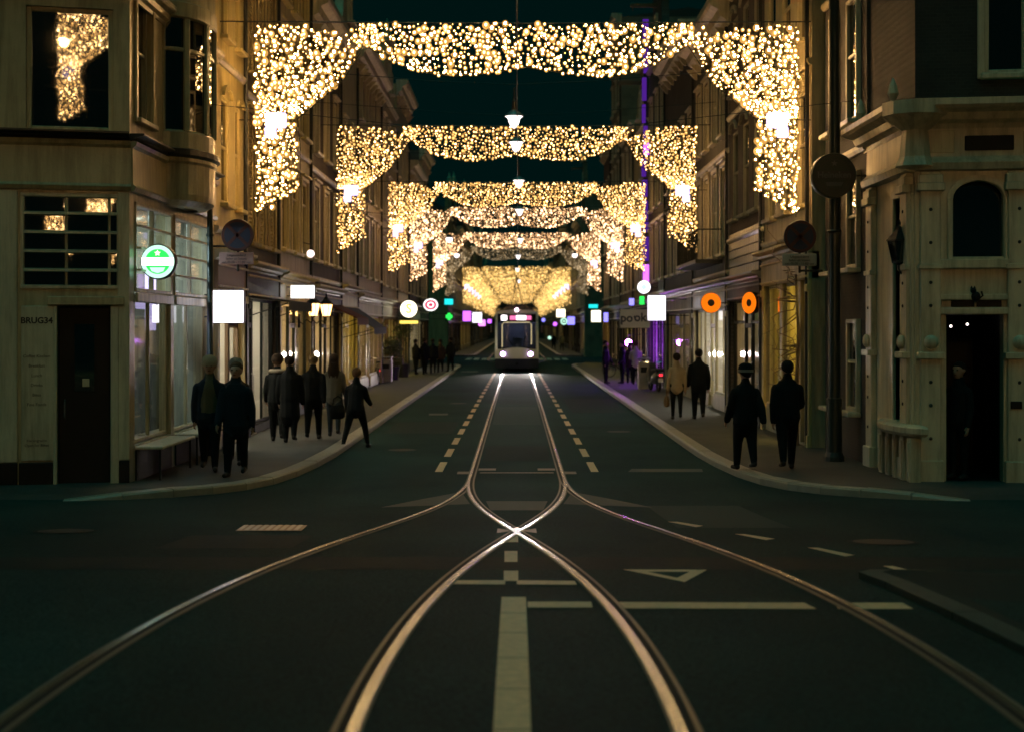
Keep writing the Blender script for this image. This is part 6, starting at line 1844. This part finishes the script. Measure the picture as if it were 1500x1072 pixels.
def bin_(label, px, py, w_, h_, m_):
    x, Y = gnd(px, py); o = thing('litter_bin', label, 'bin', (x, Y, .114))
    mb = MB(); mb.bbox(-w_ / 2, w_ / 2, -w_ / 2, w_ / 2, 0, h_, .03); mb.build('casing', m_, o)
    mb = MB(); mb.bbox(-w_ / 2 - .02, w_ / 2 + .02, -w_ / 2 - .02, w_ / 2 + .02, h_ + .08, h_ + .13, .02); mb.build('lid', m_, o)
    for s in (-1, 1):
        mb = MB(); mb.bbox(s * w_ * .4 - .02, s * w_ * .4 + .02, -w_ / 2 + .01, w_ / 2 - .01, h_, h_ + .08); mb.build('lid_post', m_, o)
    mb = MB(); mb.bbox(-w_ * .3, w_ * .3, -w_ / 2 - .012, -w_ / 2 + .01, h_ * .6, h_ * .8); mb.build('opening', 'black_paint', o)
bin_('tall grey metal litter bin beside the scooter', 943, 574, .45, 1.05, 'zinc')
bin_('grey litter bin by the blue awning house', 566, 563, .5, .95, 'zinc')
bin_('dark litter bin on the west terrace', 583, 556, .5, .9, 'dark_metal')
def pot_tree(label, px, py, h_):
    x, Y = gnd(px, py); o = thing('potted_tree', label, 'tree', (x, Y, .114))
    mb = MB(); mb.lathe([(.001, 0), (.26, .0), (.3, .4), (.34, .55), (.34, .6), (.28, .6), (.26, .5), (.001, .5)], 14); mb.build('pot', 'dark_metal', o, smooth=True)
    mb = MB(); mb.tube([(0, 0, .5), (.02, .01, 1.2), (0, 0, h_ * .75)], [.035, .028, .015], 7)
    rr = random.Random(9)
    for i in range(10):
        a = rr.uniform(0, 6.28); z = rr.uniform(1.2, h_ * .75); mb.tube([(0, 0, z - .2), (.3 * math.cos(a), .3 * math.sin(a), z + .2)], [.014, .005], 5)
    mb.build('trunk', 'wood', o)
    vs = []; fs = []
    for i in range(900):
        v = Vector((rr.gauss(0, 1), rr.gauss(0, 1), rr.gauss(0, 1))).normalized() * (rr.random() ** .4) * rr.uniform(.8, 1.05)
        c = Vector((v.x * .5, v.y * .5, h_ * .72 + v.z * h_ * .28)); e = Vector((rr.uniform(-1, 1), rr.uniform(-1, 1), rr.uniform(-1, 1))).normalized(); f_ = e.orthogonal().normalized()
        k = len(vs); s_ = rr.uniform(.035, .07); vs += [c - e * s_, c + f_ * s_ * .5, c + e * s_, c - f_ * s_ * .5]; fs.append((k, k + 1, k + 2, k + 3))
    mb = MB(); mb.add(vs, fs); mb.build('crown', 'leaf_green', o)
mat('leaf_green', (.05, .065, .025), .6, var=.5)
pot_tree('small bay tree in a dark pot on the west terrace', 590, 556, 3.3)
pot_tree('low leafy shrub in a dark pot by the west houses', 575, 560, 2.0)
# bare climber on the pale house of the east row
cl = thing('bare_climber', 'leafless climbing plant sprawling over the pale plaster house', 'plant', (RXF - .18, 28.3, .11))
rr = random.Random(4)
mb = MB(); mb.tube([(0, 0, 0), (.0, .05, 1.0), (.04, .0, 2.2), (.0, .1, 3.4)], [.05, .045, .035, .02], 7); mb.build('stem', 'wood', cl)
for i in range(34):
    z = rr.uniform(.5, 3.3); y = 0; pts = [(0, 0, z)]
    dy = rr.uniform(-.5, 3.0) / 6; dz = rr.uniform(-.05, .34)
    if rr.random() < .3: dz = -dz * .5
    for k in range(6):
        y += dy * rr.uniform(.6, 1.4); z += dz * rr.uniform(.4, 1.3); pts.append((rr.uniform(-.28, .06), y, max(.2, z)))
    mb = MB(); mb.tube(pts, [.014, .013, .011, .009, .007, .005, .003], 4); mb.build('branch', 'wood', cl)

mb = MB(); mb.bbox(-.5, .5, 1.3, 1.5, 3.08, 3.12); mb.build('cab_fill', 'tram_cab_fill', tr)  # glowing panel added to brighten the cab and windscreen
